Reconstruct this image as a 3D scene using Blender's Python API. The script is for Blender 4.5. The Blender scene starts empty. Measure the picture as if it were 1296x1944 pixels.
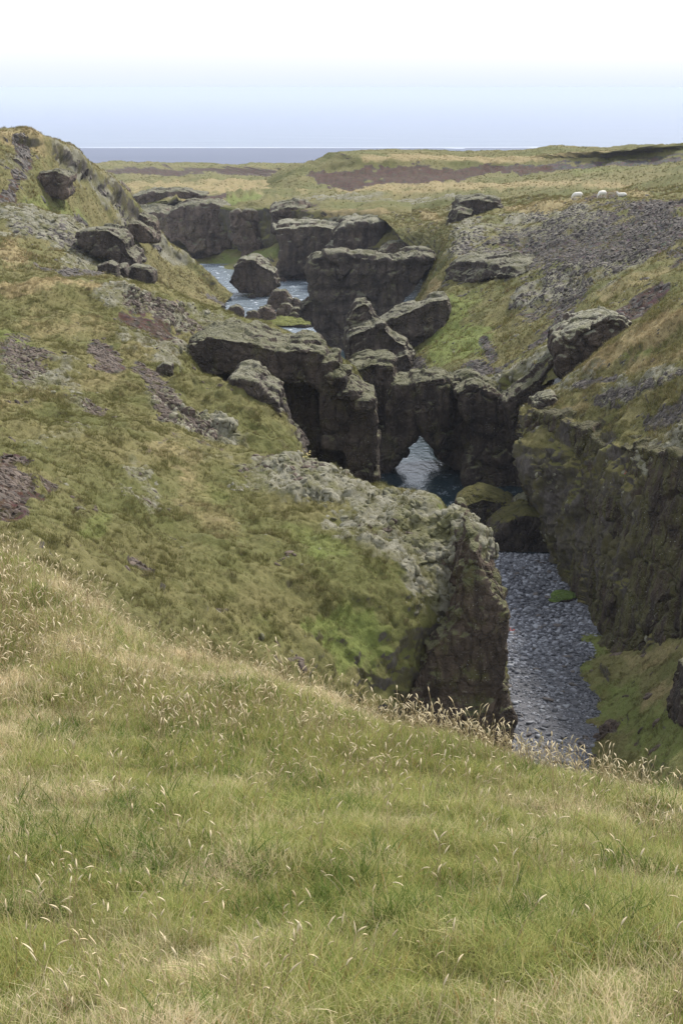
import bpy, bmesh, math, random
import numpy as np
from mathutils import Vector, Matrix, Euler

random.seed(7)
rng = np.random.default_rng(11)
scene = bpy.context.scene
COL = scene.collection
R = math.radians

# ------------------------------------------------------------------ camera
FPX, CX, CY = 3051.0, 648.0, 972.0          # focal length in pixels of a 1296 x 1944 frame
PITCH = R(14.8)
cam = bpy.data.cameras.new('camera')
cam_o = bpy.data.objects.new('camera', cam)
COL.objects.link(cam_o)
cam_o.location = (0, 0, 0)
cam_o.rotation_euler = (R(90) - PITCH, 0, 0)
cam.sensor_fit = 'VERTICAL'
cam.sensor_height = 24.0
cam.lens = 24.0 * FPX / 1944.0
cam.clip_start = 0.1
cam.clip_end = 300000
scene.camera = cam_o

# ------------------------------------------------------------------ light
SUN_EL, SUN_AZ = R(47), R(38)               # azimuth: to the right of straight ahead
sun = bpy.data.lights.new('sun', 'SUN')
sun.energy = 2.7
sun.angle = R(7)
sun.color = (1.0, 0.95, 0.88)
sun_o = bpy.data.objects.new('sun', sun)
COL.objects.link(sun_o)
sd = Vector((math.sin(SUN_AZ) * math.cos(SUN_EL), math.cos(SUN_AZ) * math.cos(SUN_EL), math.sin(SUN_EL)))
sun_o.rotation_euler = sd.to_track_quat('Z', 'Y').to_euler()
sun_o.location = sd * 60

world = bpy.data.worlds.new('World')
scene.world = world
world.use_nodes = True
wn, wl = world.node_tree.nodes, world.node_tree.links
wn.clear()
w_out = wn.new('ShaderNodeOutputWorld')
w_bg = wn.new('ShaderNodeBackground')
w_sky = wn.new('ShaderNodeTexSky')
w_sky.sky_type = 'NISHITA'
w_sky.sun_disc = False
w_sky.sun_elevation = SUN_EL
w_sky.sun_rotation = SUN_AZ
w_sky.altitude = 200
w_sky.air_density = 1.0
w_sky.dust_density = 3.0
w_sky.ozone_density = 1.0
w_mix = wn.new('ShaderNodeMix'); w_mix.data_type = 'RGBA'
w_mix.inputs[0].default_value = 0.68          # thin bright overcast over the clear sky
w_mix.inputs[7].default_value = (7.4, 7.7, 8.3, 1)
wl.new(w_sky.outputs[0], w_mix.inputs[6])
w_tc = wn.new('ShaderNodeTexCoord'); w_sep = wn.new('ShaderNodeSeparateXYZ'); w_mr = wn.new('ShaderNodeMapRange')
w_hz = wn.new('ShaderNodeMix'); w_hz.data_type = 'RGBA'
wl.new(w_tc.outputs['Generated'], w_sep.inputs[0]); wl.new(w_sep.outputs[2], w_mr.inputs[0])
w_mr.inputs[1].default_value = 0.0; w_mr.inputs[2].default_value = 0.03     # the air thickens to pale blue at the horizon
wl.new(w_mr.outputs[0], w_hz.inputs[0])
w_hz.inputs[6].default_value = (4.55, 5.0, 5.6, 1)
wl.new(w_mix.outputs[2], w_hz.inputs[7])
wl.new(w_hz.outputs[2], w_bg.inputs[0])
w_bg.inputs[1].default_value = 0.1
wl.new(w_bg.outputs[0], w_out.inputs[0])

vs = scene.view_settings
vs.view_transform = 'Standard'
vs.look = 'None'
vs.gamma = 1.0
vs.exposure = 0.85
vs.use_curve_mapping = False

# ------------------------------------------------------------------ geometry helpers
cp, sp = math.cos(PITCH), math.sin(PITCH)


def P(u, v, Y):
    """Point on the sight line through photo pixel (u, v) at Y metres ahead of the eye."""
    x = (u - CX) / FPX
    t = (CY - v) / FPX
    dy = cp + t * sp
    dz = -sp + t * cp
    s = Y / dy
    return (x * s, Y, dz * s)


def PZ(u, v, z):
    """Point on the sight line through (u, v) at height z."""
    t = (CY - v) / FPX
    Y = z * (cp + t * sp) / (-sp + t * cp)
    return P(u, v, Y)


def proj(p):
    """World points (n, 3) to photo pixels."""
    depth = p[:, 1] * cp - p[:, 2] * sp
    up = p[:, 1] * sp + p[:, 2] * cp
    depth = np.where(depth < 0.05, 0.05, depth)
    return CX + FPX * p[:, 0] / depth, CY - FPX * up / depth, depth


def _h(ix, iy, iz, k):
    n = (ix * 374761393 + iy * 668265263 + iz * 2147483647 + k * 974634777) & 0xFFFFFFFF
    n = ((n ^ (n >> 13)) * 1274126177) & 0xFFFFFFFF
    n = ((n ^ (n >> 16)) * 2246822519) & 0xFFFFFFFF
    return (n ^ (n >> 15)) & 0xFFFFFF


def vnoise(p, k=0):
    """Smooth gradient noise, about -1..1."""
    i = np.floor(p).astype(np.int64)
    f = p - i
    w = f * f * f * (f * (f * 6 - 15) + 10)
    out = 0
    for dx in (0, 1):
        for dy in (0, 1):
            for dz in (0, 1):
                h = _h(i[:, 0] + dx, i[:, 1] + dy, i[:, 2] + dz, k)
                gx = (h & 255) / 127.5 - 1
                gy = ((h >> 8) & 255) / 127.5 - 1
                gz = ((h >> 16) & 255) / 127.5 - 1
                d = gx * (f[:, 0] - dx) + gy * (f[:, 1] - dy) + gz * (f[:, 2] - dz)
                wt = (w[:, 0] if dx else 1 - w[:, 0]) * (w[:, 1] if dy else 1 - w[:, 1]) * (w[:, 2] if dz else 1 - w[:, 2])
                out = out + wt * d
    return out * 1.3


def fbm(p, octv=4, k=0, gain=0.5):
    a, s, o = 1.0, 0.0, 0.0
    for n in range(octv):
        o = o + a * vnoise(p * (2.03 ** n) + 17.3 * n, k + n)
        s += a
        a *= gain
    return o / s * 1.4


def worley(p, k=0):
    """F1 and F2 distances and a random number per cell."""
    i = np.floor(p).astype(np.int64)
    f1 = np.full(len(p), 9.0); f2 = np.full(len(p), 9.0); cid = np.zeros(len(p))
    for dx in (-1, 0, 1):
        for dy in (-1, 0, 1):
            for dz in (-1, 0, 1):
                c = i + np.array((dx, dy, dz))
                h = _h(c[:, 0], c[:, 1], c[:, 2], k)
                q = np.stack(((h & 255) / 255.0, ((h >> 8) & 255) / 255.0, ((h >> 16) & 255) / 255.0), 1)
                d = np.sqrt((((c + 0.15 + 0.7 * q) - p) ** 2).sum(1))
                near = d < f1
                f2 = np.where(near, f1, np.minimum(f2, d))
                cid = np.where(near, (h & 1023) / 1023.0, cid)
                f1 = np.where(near, d, f1)
    return f1, f2, cid


def sstep(a, b, x):
    t = np.clip((x - a) / (b - a), 0, 1)
    return t * t * (3 - 2 * t)


def mesh_from(name, verts, faces, mat=None, attrs=None, parent=None, smooth=True, link=True):
    me = bpy.data.meshes.new(name)
    verts = np.asarray(verts, dtype=np.float32)
    faces = np.asarray(faces, dtype=np.int32)
    n = faces.shape[1]
    me.vertices.add(len(verts)); me.vertices.foreach_set('co', verts.ravel())
    me.loops.add(faces.size); me.loops.foreach_set('vertex_index', faces.ravel())
    me.polygons.add(len(faces))
    me.polygons.foreach_set('loop_start', np.arange(0, faces.size, n, dtype=np.int32))
    me.update(calc_edges=True)
    if smooth:
        me.polygons.foreach_set('use_smooth', np.ones(len(faces), dtype=bool))
    for an, av in (attrs or {}).items():
        a = me.attributes.new(an, 'FLOAT', 'POINT')
        a.data.foreach_set('value', np.asarray(av, dtype=np.float32))
    if mat: me.materials.append(mat)
    o = bpy.data.objects.new(name, me)
    if parent is not None: o.parent = parent
    if link: COL.objects.link(o)
    return o


def tag(o, label=None, cat=None, group=None, kind=None):
    if label: o['label'] = label
    if cat: o['category'] = cat
    if group: o['group'] = group
    if kind: o['kind'] = kind
    return o


def crom(pts, counts):
    """Catmull-Rom along axis 0 of pts (n, k, 3); counts[i] samples in span i."""
    n = len(pts)
    out = []
    for i in range(n - 1):
        p1, p2 = pts[i], pts[i + 1]
        p0 = pts[i - 1] if i else 2 * p1 - p2
        p3 = pts[i + 2] if i + 2 < n else 2 * p2 - p1
        m = counts[i]
        for j in range(m + (1 if i == n - 2 else 0)):
            t = j / m
            out.append(0.5 * (2 * p1 + (p2 - p0) * t + (2 * p0 - 5 * p1 + 4 * p2 - p3) * t * t + (3 * p1 - p0 - 3 * p2 + p3) * t ** 3))
    return np.array(out)


def pt(a):
    return a[1:] if a[0] == 'w' else P(*a)


def resample(rail, k):
    r = np.array(rail)
    if len(r) == k: return r
    d = np.r_[0, np.cumsum(np.linalg.norm(np.diff(r, axis=0), axis=1))]
    t = np.linspace(0, d[-1], k)
    return np.stack([np.interp(t, d, r[:, c]) for c in range(3)], 1)


def grid_normals(g):
    du = np.gradient(g, axis=1); dv = np.gradient(g, axis=0)
    n = np.cross(du, dv)
    n /= np.linalg.norm(n, axis=2, keepdims=True) + 1e-9
    if n[..., 2].mean() < 0: n = -n
    return n


def loft_grid(rails, res=3.0, cap=150):
    k = max(len(r) for r in rails)
    a = np.array([resample([pt(q) for q in r], k) for r in rails])

    def counts(arr):
        c = []
        for i in range(len(arr) - 1):
            u0, v0, _ = proj(arr[i]); u1, v1, _ = proj(arr[i + 1])
            L = np.percentile(np.hypot(u1 - u0, v1 - v0), 70)
            c.append(int(np.clip(L / res, 3, cap)))
        return c
    cu = counts(a.transpose(1, 0, 2)); cv = counts(a)
    a = crom(a, cv)
    a = crom(a.transpose(1, 0, 2), cu).transpose(1, 0, 2)
    return a


def seg_dist(uv, pts):
    """Distance of points (n, m) to a polyline."""
    best = np.full(len(uv), 1e9)
    pts = [np.array(q, float) for q in pts]
    if len(pts) == 1: return np.linalg.norm(uv - pts[0], axis=1)
    for a, b in zip(pts[:-1], pts[1:]):
        ab = b - a
        t = np.clip(((uv - a) @ ab) / (ab @ ab + 1e-9), 0, 1)
        best = np.minimum(best, np.linalg.norm(uv - (a + t[:, None] * ab), axis=1))
    return best


KINDS = ('moss', 'scree', 'dry', 'rock', 'green', 'brown')


def terrain(name, rails, paints, mat, res=3.0, s=1.0, base=None, amp=0.25, hum=1.0, cap=150, lowfreq=1.0, rockamp=1.0, flute=0.0):
    """A lofted sheet of ground. s: size of the bumps in metres; paints: where moss, scree, dry grass... grow."""
    g = loft_grid(rails, res, cap)
    nv, nu = g.shape[:2]
    N = grid_normals(g).reshape(-1, 3)
    V = g.reshape(-1, 3).copy()
    pu, pv, dep = proj(V)
    m = {k: np.zeros(len(V)) for k in KINDS}
    for k, b in (base or {}).items(): m[k] += b
    wob = fbm(V / (3.2 * s), 4, 3) + 0.7 * fbm(V / (0.95 * s), 4, 4)
    for kind, pts, r, st in paints:
        # every patch is anchored on the ground itself: the polyline's points are found on the sheet
        anchors = []; facing = []
        for q in pts:
            d = np.hypot(pu - q[0], pv - q[1])
            j = np.where(d < d.min() + 6)[0]
            j = j[np.argmin(dep[j])]
            anchors.append(V[j]); facing.append(abs(N[j] @ V[j]) / np.linalg.norm(V[j]))
        rm = r * np.mean([a[1] for a in anchors]) / FPX
        c = np.mean(facing)
        sc = np.array((1, np.clip(1.1 * c, 0.035, 1), 1.0))   # patches lie long along the valley on level ground
        d = seg_dist(V * sc, [a * sc for a in anchors])
        m[kind] += st * sstep(0.0, 0.75, 1.0 - d / (1.15 * rm) + 0.8 * wob)
    for k in m: m[k] = np.clip(m[k], -1, 1.3)
    steep = sstep(0.35, 0.62, 1 - N[:, 2] + 0.12 * wob)
    rock = np.clip(m['rock'] + steep * rockamp, 0, 1)
    moss = np.clip(m['moss'], 0, 1); scree = np.clip(m['scree'] + m['brown'], 0, 1)
    # relief
    q = V.copy()
    h = lowfreq * amp * 2.4 * fbm(q / (9 * s), 3, 21) + amp * fbm(q / (2.6 * s), 4, 31)
    w1, w2, wc = worley(q / (0.75 * s) + 0.25 * fbm(q / (0.5 * s), 2, 5)[:, None], 7)
    cush = np.sqrt(np.clip(1 - (w1 / 0.8) ** 2, 0, 1)) * (0.5 + 0.7 * wc)
    x1, x2, xc = worley(q * np.array((1.0, 0.8, 1.2)) / (1.7 * s) + 0.5 * fbm(q / (0.9 * s), 3, 6)[:, None], 8)
    cush = 0.65 * cush + 1.3 * np.sqrt(np.clip(1 - (x1 / 0.75) ** 2, 0, 1)) * (xc - 0.15)
    v1, v2, vc = worley(q * np.array((1, 1, 1.5)) / (1.15 * s) + 0.35 * fbm(q / (1.3 * s), 2, 10)[:, None], 9)
    tus = np.clip(1 - v1, 0, 1) ** 1.5 * (vc > 0.35)
    h = h + hum * s * (0.27 * moss * cush + 0.17 * (1 - moss) * (1 - scree) * tus + 0.05 * cush * (1 - moss))
    h = h + scree * s * 0.16 * (wc - 0.5) * sstep(0, 0.25, w2 - w1)
    st = q * np.array((1, 1, 0.45))
    b1, b2, bc = worley(st / (1.7 * s) + 0.3 * fbm(q / (1.1 * s), 3, 15)[:, None], 12)
    h = h + rock * s * (0.75 * (bc - 0.5) * sstep(0, 0.3, b2 - b1) + 0.5 * fbm(st / (0.9 * s), 4, 41) - 0.25 * (1 - sstep(0, 0.12, b2 - b1)))
    fl = 1 - np.abs(vnoise(np.stack((q[:, 0] / (2.6 * s), q[:, 1] / (2.6 * s), q[:, 2] / (14 * s)), 1) + 0.3 * fbm(q / (2 * s), 3, 44)[:, None], 43)) * 2
    h = h + flute * rock * s * (0.9 * fl - 0.45) + flute * rock * s * 0.5 * fbm(st / (1.6 * s), 4, 45)
    V = V + N * h[:, None]
    i = np.arange(nv * nu).reshape(nv, nu)
    F = np.stack((i[:-1, :-1], i[1:, :-1], i[1:, 1:], i[:-1, 1:]), -1).reshape(-1, 4)
    # faces look up
    a, b, c = V[F[:, 0]], V[F[:, 1]], V[F[:, 2]]
    if np.cross(b - a, c - a)[:, 2].mean() < 0: F = F[:, ::-1]
    attrs = {k: np.clip(m[k], -1, 1) for k in KINDS}
    o = mesh_from(name, V, F, mat, attrs)
    o['kind'] = 'structure'
    return o, V, F, m, steep


# ------------------------------------------------------------------ materials
def new_mat(name):
    m = bpy.data.materials.new(name)
    m.use_nodes = True
    nt = m.node_tree
    nt.nodes.clear()
    out = nt.nodes.new('ShaderNodeOutputMaterial')
    b = nt.nodes.new('ShaderNodeBsdfPrincipled')
    b.inputs['Specular IOR Level'].default_value = 0.25
    b.inputs['Roughness'].default_value = 0.9
    nt.links.new(b.outputs[0], out.inputs[0])
    return m, nt, b


class NT:
    """Small wrapper that writes node graphs as expressions."""
    def __init__(s, nt): s.nt = nt
    def n(s, t, **k):
        x = s.nt.nodes.new(t)
        for a, b in k.items(): setattr(x, a, b)
        return x
    def put(s, sock, v):
        if hasattr(v, 'node'): s.nt.links.new(v, sock)
        else:
            if hasattr(sock.default_value, '__len__') and len(sock.default_value) == 4 and len(v) == 3: v = (*v, 1)
            sock.default_value = v
    def pos(s):
        return s.n('ShaderNodeNewGeometry').outputs['Position']
    def normal(s):
        return s.n('ShaderNodeNewGeometry').outputs['Normal']
    def attr(s, name, kind='GEOMETRY'):
        x = s.n('ShaderNodeAttribute', attribute_name=name, attribute_type=kind)
        return x.outputs['Fac']
    def math(s, op, a, b=0.0, c=None, clamp=False):
        x = s.n('ShaderNodeMath', operation=op, use_clamp=clamp)
        s.put(x.inputs[0], a); s.put(x.inputs[1], b)
        if c is not None: s.put(x.inputs[2], c)
        return x.outputs[0]
    def vscale(s, v, k):
        x = s.n('ShaderNodeVectorMath', operation='MULTIPLY')
        s.put(x.inputs[0], v); s.put(x.inputs[1], k)
        return x.outputs[0]
    def noise(s, v, scale, detail=4, rough=0.55, col=False):
        x = s.n('ShaderNodeTexNoise')
        s.put(x.inputs['Vector'], v); x.inputs['Scale'].default_value = scale
        x.inputs['Detail'].default_value = detail; x.inputs['Roughness'].default_value = rough
        return x.outputs[1 if col else 0]
    def voro(s, v, scale, feature='F1', out=0):
        x = s.n('ShaderNodeTexVoronoi', feature=feature)
        s.put(x.inputs['Vector'], v); x.inputs['Scale'].default_value = scale
        return x.outputs[out]
    def ramp(s, v, lo, hi, a=0.0, b=1.0):
        x = s.n('ShaderNodeMapRange', interpolation_type='SMOOTHSTEP')
        s.put(x.inputs[0], v); s.put(x.inputs[1], lo); s.put(x.inputs[2], hi); s.put(x.inputs[3], a); s.put(x.inputs[4], b)
        return x.outputs[0]
    def mix(s, f, a, b, blend='MIX'):
        x = s.n('ShaderNodeMix', data_type='RGBA', blend_type=blend)
        s.put(x.inputs[0], f); s.put(x.inputs[6], a); s.put(x.inputs[7], b)
        return x.outputs[2]
    def bump(s, h, strength, dist, normal=None):
        x = s.n('ShaderNodeBump')
        s.put(x.inputs['Height'], h); x.inputs['Strength'].default_value = strength; x.inputs['Distance'].default_value = dist
        if normal is not None: s.put(x.inputs['Normal'], normal)
        return x.outputs[0]
    def z(s, v):
        x = s.n('ShaderNodeSeparateXYZ'); s.put(x.inputs[0], v)
        return x.outputs[2]


C_GREEN = (0.105, 0.110, 0.032)
C_OLIVE = (0.155, 0.140, 0.054)
C_LUSH = (0.135, 0.165, 0.040)
C_TAN = (0.265, 0.215, 0.105)
C_MOSS = (0.225, 0.213, 0.158)
C_MOSS2 = (0.125, 0.115, 0.070)
C_SCREE = (0.066, 0.052, 0.041)
C_SCREE2 = (0.096, 0.084, 0.072)
C_BROWN = (0.066, 0.036, 0.020)
C_ROCK = (0.058, 0.048, 0.040)
C_ROCK2 = (0.120, 0.105, 0.090)


def ground_mat(name, s):
    """Grassy hillside; s is the size of the grain in metres."""
    m, nt, b = new_mat(name)
    k = NT(nt)
    p = k.pos()
    big = k.noise(p, 0.16 / s, 4, 0.6)
    mid = k.noise(p, 0.9 / s, 5, 0.62)
    fine = k.noise(k.vscale(p, (1, 1, 0.6)), 5.0 / s, 5, 0.7)
    hair = k.noise(k.vscale(p, (3.0, 3.0, 0.6)), 9.0 / s, 3, 0.7)
    dry = k.attr('dry'); moss = k.attr('moss'); scree = k.attr('scree'); rock = k.attr('rock'); green = k.attr('green'); brown = k.attr('brown')
    c = k.mix(k.ramp(big, 0.35, 0.65), C_GREEN, C_OLIVE)
    c = k.mix(k.math('MULTIPLY', k.ramp(k.math('ADD', green, k.math('MULTIPLY', mid, 0.6)), 0.55, 1.15), 0.9), c, C_LUSH)
    df = k.ramp(k.math('ADD', k.math('ADD', dry, k.math('MULTIPLY', k.math('SUBTRACT', mid, 0.5), 0.9)), k.math('MULTIPLY', k.math('SUBTRACT', fine, 0.5), 0.8)), 0.15, 1.0)
    c = k.mix(df, c, C_TAN)
    c = k.mix(k.ramp(mid, 0.56, 0.78, 0, 0.5), c, (0.075, 0.062, 0.028))
    c = k.mix(1.0, c, k.mix(fine, (0.55, 0.55, 0.5), (1.5, 1.45, 1.4)), 'MULTIPLY')
    c = k.mix(1.0, c, k.mix(hair, (0.7, 0.7, 0.7), (1.3, 1.3, 1.3)), 'MULTIPLY')
    # brown and grey scree
    cell = k.voro(p, 3.2 / s, 'F1', 1)
    sc = k.mix(k.ramp(mid, 0.3, 0.7), C_SCREE, C_SCREE2)
    sc = k.mix(k.math('MULTIPLY', brown, 1.0, clamp=True), sc, C_BROWN)
    sc = k.mix(0.45, sc, k.mix(1.0, sc, cell, 'MULTIPLY'))
    sc = k.mix(1.0, sc, k.mix(fine, (0.6, 0.6, 0.6), (1.5, 1.5, 1.5)), 'MULTIPLY')
    br = k.math('ADD', k.math('MULTIPLY', k.math('SUBTRACT', fine, 0.5), 0.9), k.math('MULTIPLY', k.math('SUBTRACT', mid, 0.5), 1.1))
    sf = k.ramp(k.math('ADD', k.math('ADD', scree, k.math('MAXIMUM', brown, 0.0)), br), 0.32, 0.62)
    c = k.mix(sf, c, sc)
    # grey woolly moss
    mc = k.mix(k.ramp(mid, 0.35, 0.7), C_MOSS, C_MOSS2)
    mc = k.mix(k.ramp(k.noise(p, 0.45 / s, 4, 0.65), 0.48, 0.62, 0, 0.75), mc, (0.125, 0.120, 0.045))
    mc = k.mix(1.0, mc, k.mix(fine, (0.65, 0.65, 0.62), (1.4, 1.4, 1.4)), 'MULTIPLY')
    mf = k.ramp(k.math('ADD', moss, k.math('MULTIPLY', br, 0.8)), 0.3, 0.62)
    c = k.mix(mf, c, mc)
    # bare rock where it is steep
    nz = k.z(k.normal())
    rc = k.mix(k.ramp(fine, 0.35, 0.7), C_ROCK, C_ROCK2)
    hang = k.noise(k.vscale(p, (1, 1, 0.25)), 1.3 / s, 4, 0.65)
    rc = k.mix(k.ramp(k.math('ADD', k.math('MULTIPLY', mid, 0.5), k.math('MULTIPLY', hang, 0.5)), 0.42, 0.6, 0, 0.85), rc, (0.090, 0.080, 0.028))
    rc = k.mix(k.ramp(hang, 0.60, 0.74, 0, 0.55), rc, (0.15, 0.13, 0.065))
    stp = k.math('SUBTRACT', 1.0, nz)
    rf = k.ramp(k.math('ADD', k.math('ADD', k.math('MULTIPLY', stp, 1.25), k.math('MULTIPLY', rock, 0.75)), k.math('MULTIPLY', br, 0.7)), 0.62, 0.9)
    c = k.mix(rf, c, rc)
    k.put(b.inputs['Base Color'], c)
    hgt = k.math('ADD', k.math('MULTIPLY', fine, 0.6), k.math('MULTIPLY', hair, 0.4))
    k.put(b.inputs['Normal'], k.bump(hgt, 0.9, 0.14 * s))
    return m


def rock_mat(name, s, tint=(1, 1, 1), moss=1.0, mossy=(0.200, 0.190, 0.135), wall=0.35, hanging=False):
    """Dark tuff and basalt with woolly moss on what faces up, olive growth in patches on the faces."""
    m, nt, b = new_mat(name)
    k = NT(nt)
    p = k.pos()
    mid = k.noise(p, 0.8 / s, 5, 0.62)
    fine = k.noise(p, 5.5 / s, 5, 0.72)
    run = k.noise(k.vscale(p, (1, 1, 0.22)), 1.1 / s, 4, 0.6)
    c = k.mix(k.ramp(run, 0.35, 0.68), (0.050 * tint[0], 0.040 * tint[1], 0.033 * tint[2]), (0.105 * tint[0], 0.083 * tint[1], 0.067 * tint[2]))
    c = k.mix(k.ramp(fine, 0.58, 0.72, 0, 0.55), c, (0.20, 0.18, 0.155))
    c = k.mix(k.ramp(k.math('ADD', k.math('MULTIPLY', mid, 0.6), k.math('MULTIPLY', run, 0.4)), 0.5, 0.66, 0, wall), c, (0.085, 0.080, 0.026))
    if hanging:      # moss and grass hanging down the wall in strands
        hg = k.noise(k.vscale(p, (1, 1, 0.16)), 1.9 / s, 5, 0.68)
        c = k.mix(k.ramp(hg, 0.44, 0.58, 0, 0.9), c, (0.085, 0.078, 0.030))
        c = k.mix(k.ramp(k.math('ADD', k.math('MULTIPLY', hg, 0.5), k.math('MULTIPLY', mid, 0.5)), 0.56, 0.68, 0, 0.8), c, (0.135, 0.118, 0.062))
    spk = k.voro(p, 7.0 / s, 'F1', 0)
    wv = k.n('ShaderNodeVectorMath', operation='ADD')
    k.put(wv.inputs[0], k.vscale(p, (1, 1, 0.6)))
    k.put(wv.inputs[1], k.vscale(k.noise(p, 1.2 / s, 3, 0.6, col=True), (0.9 * s, 0.9 * s, 0.9 * s)))
    crk = k.ramp(k.voro(wv.outputs[0], 0.75 / s, 'DISTANCE_TO_EDGE', 0), 0.0, 0.07)
    crk2 = k.ramp(k.voro(wv.outputs[0], 2.3 / s, 'DISTANCE_TO_EDGE', 0), 0.0, 0.09)
    lay = k.noise(k.vscale(p, (0.25, 0.25, 1.6)), 1.6 / s, 3, 0.6)
    c = k.mix(k.math('MULTIPLY', k.ramp(spk, 0.10, 0.16, 1, 0), k.ramp(mid, 0.5, 0.6)), c, (0.42, 0.41, 0.38))
    c = k.mix(1.0, c, k.mix(fine, (0.55, 0.55, 0.55), (1.5, 1.5, 1.5)), 'MULTIPLY')
    nz = k.z(k.normal())
    br = k.math('ADD', k.math('MULTIPLY', k.math('SUBTRACT', fine, 0.5), 0.5), k.math('MULTIPLY', k.math('SUBTRACT', mid, 0.5), 1.5))
    mc = k.mix(k.ramp(mid, 0.4, 0.7), mossy, (mossy[0] * 0.55, mossy[1] * 0.56, mossy[2] * 0.42))
    mc = k.mix(1.0, mc, k.mix(fine, (0.6, 0.6, 0.58), (1.4, 1.4, 1.4)), 'MULTIPLY')
    mf = k.math('MULTIPLY', k.ramp(k.math('ADD', nz, br), 0.46, 0.80), moss)
    c = k.mix(mf, c, mc)
    k.put(b.inputs['Base Color'], c)
    hgt = k.math('ADD', k.math('ADD', k.math('MULTIPLY', fine, 0.6), k.math('MULTIPLY', spk, 0.2)), k.math('ADD', k.math('MULTIPLY', crk, 0.9), k.math('ADD', k.math('MULTIPLY', crk2, 0.35), k.math('MULTIPLY', lay, 1.0))))
    k.put(b.inputs['Normal'], k.bump(hgt, 0.9, 0.20 * s))
    return m


M_NEARHILL = ground_mat('hill_grass_near', 0.55)
M_MIDHILL = ground_mat('hill_grass_mid', 1.0)
M_FARHILL = ground_mat('hill_grass_far', 2.0)
M_ROCK = rock_mat('tuff_rock', 1.0)
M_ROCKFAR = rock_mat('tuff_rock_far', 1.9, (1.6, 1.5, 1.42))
M_DARKROCK = rock_mat('dark_wall_rock', 0.9, (0.85, 0.82, 0.78), 1.0, (0.165, 0.158, 0.100), 0.6)  # rock and moss tones set darker than in the plain tuff
M_PALE = rock_mat('pale_moss_rock', 1.0, (1.1, 1.05, 1.0), 1.0, (0.275, 0.262, 0.198))
M_WALL = rock_mat('olive_wall_rock', 1.0, (0.72, 0.66, 0.57), 0.6, (0.110, 0.105, 0.052), 1.0, True)
M_YMOSS = rock_mat('yellow_moss_rock', 0.8, (0.75, 0.75, 0.75), 1.0, (0.110, 0.100, 0.026), 0.5)
M_BROWNROCK = rock_mat('brown_crag_rock', 0.7, (0.95, 0.86, 0.74), 1.0, (0.140, 0.135, 0.070), 0.9)


def water_mat(name, deep, scale, bump, foam, rough=0.08, stretch=(1, 1, 1)):
    m, nt, b = new_mat(name)
    k = NT(nt)
    p = k.vscale(k.pos(), stretch)
    n1 = k.noise(p, scale, 4, 0.6); n2 = k.noise(p, scale * 3.1, 3, 0.6)
    f = k.ramp(k.math('ADD', k.math('MULTIPLY', n1, 0.6), k.math('MULTIPLY', n2, 0.4)), 0.55 , 0.66, 0, foam)
    k.put(b.inputs['Base Color'], k.mix(f, deep, (0.62, 0.66, 0.70)))
    k.put(b.inputs['Roughness'], k.math('ADD', rough, k.math('MULTIPLY', f, 0.5)))
    b.inputs['Specular IOR Level'].default_value = 0.5
    b.inputs['IOR'].default_value = 1.33
    k.put(b.inputs['Normal'], k.bump(k.math('ADD', n1, k.math('MULTIPLY', n2, 0.5)), 1.0, bump))
    return m


def plain_mat(name, c1, c2, scale, rough=0.9, stretch=(1, 1, 1), bump=0.0, emit=None):
    m, nt, b = new_mat(name)
    k = NT(nt)
    n = k.noise(k.vscale(k.pos(), stretch), scale, 5, 0.65)
    k.put(b.inputs['Base Color'], k.mix(k.ramp(n, 0.35, 0.65), c1, c2))
    b.inputs['Roughness'].default_value = rough
    if bump: k.put(b.inputs['Normal'], k.bump(n, 0.8, bump))
    return m


# ------------------------------------------------------------------ far setting: sea, coastal plain
def sheet(name, x0, x1, y0, y1, z, nx, ny, mat):
    xs = np.linspace(x0, x1, nx + 1); ys = np.linspace(y0, y1, ny + 1)
    X, Y = np.meshgrid(xs, ys)
    V = np.stack((X.ravel(), Y.ravel(), np.full(X.size, z)), 1)
    i = np.arange(X.size).reshape(ny + 1, nx + 1)
    F = np.stack((i[:-1, :-1], i[:-1, 1:], i[1:, 1:], i[1:, :-1]), -1).reshape(-1, 4)
    return tag(mesh_from(name, V, F, mat, smooth=False), kind='structure')


M_SEA = water_mat('sea_water', (0.10, 0.14, 0.18), 0.004, 20.0, 0.12, 0.32, (0.25, 1, 1))
M_SANDUR = plain_mat('black_sand_plain', (0.026, 0.036, 0.066), (0.040, 0.050, 0.084), 0.003, stretch=(0.4, 1, 1))  # blue of the reflected sky is put into the sand's base colour
M_SURF = plain_mat('surf_foam', (0.75, 0.78, 0.8), (0.6, 0.65, 0.7), 0.02)
sheet('sea', -60000, 60000, 5560, 70000, -200.0, 4, 4, M_SEA)
sheet('coastal_plain', -9000, 9000, 500, 5620, -199.2, 4, 4, M_SANDUR)
xs = np.linspace(-2600, 2600, 160)
w = 14 + 22 * np.abs(fbm(np.stack((xs / 160, xs * 0, xs * 0), 1), 3, 3))
V = np.concatenate((np.stack((xs, 5610 - w * 0.5, xs * 0 - 199.1), 1), np.stack((xs, 5625 + w, xs * 0 - 199.1), 1)))
n = len(xs); i = np.arange(n - 1)
tag(mesh_from('surf_line', V, np.stack((i, i + 1, i + 1 + n, i + n), 1), M_SURF, smooth=False), kind='structure')
M_LAGOON = water_mat('lagoon_water', (0.30, 0.34, 0.38), 0.02, 0.2, 0.9, 0.3)
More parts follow.
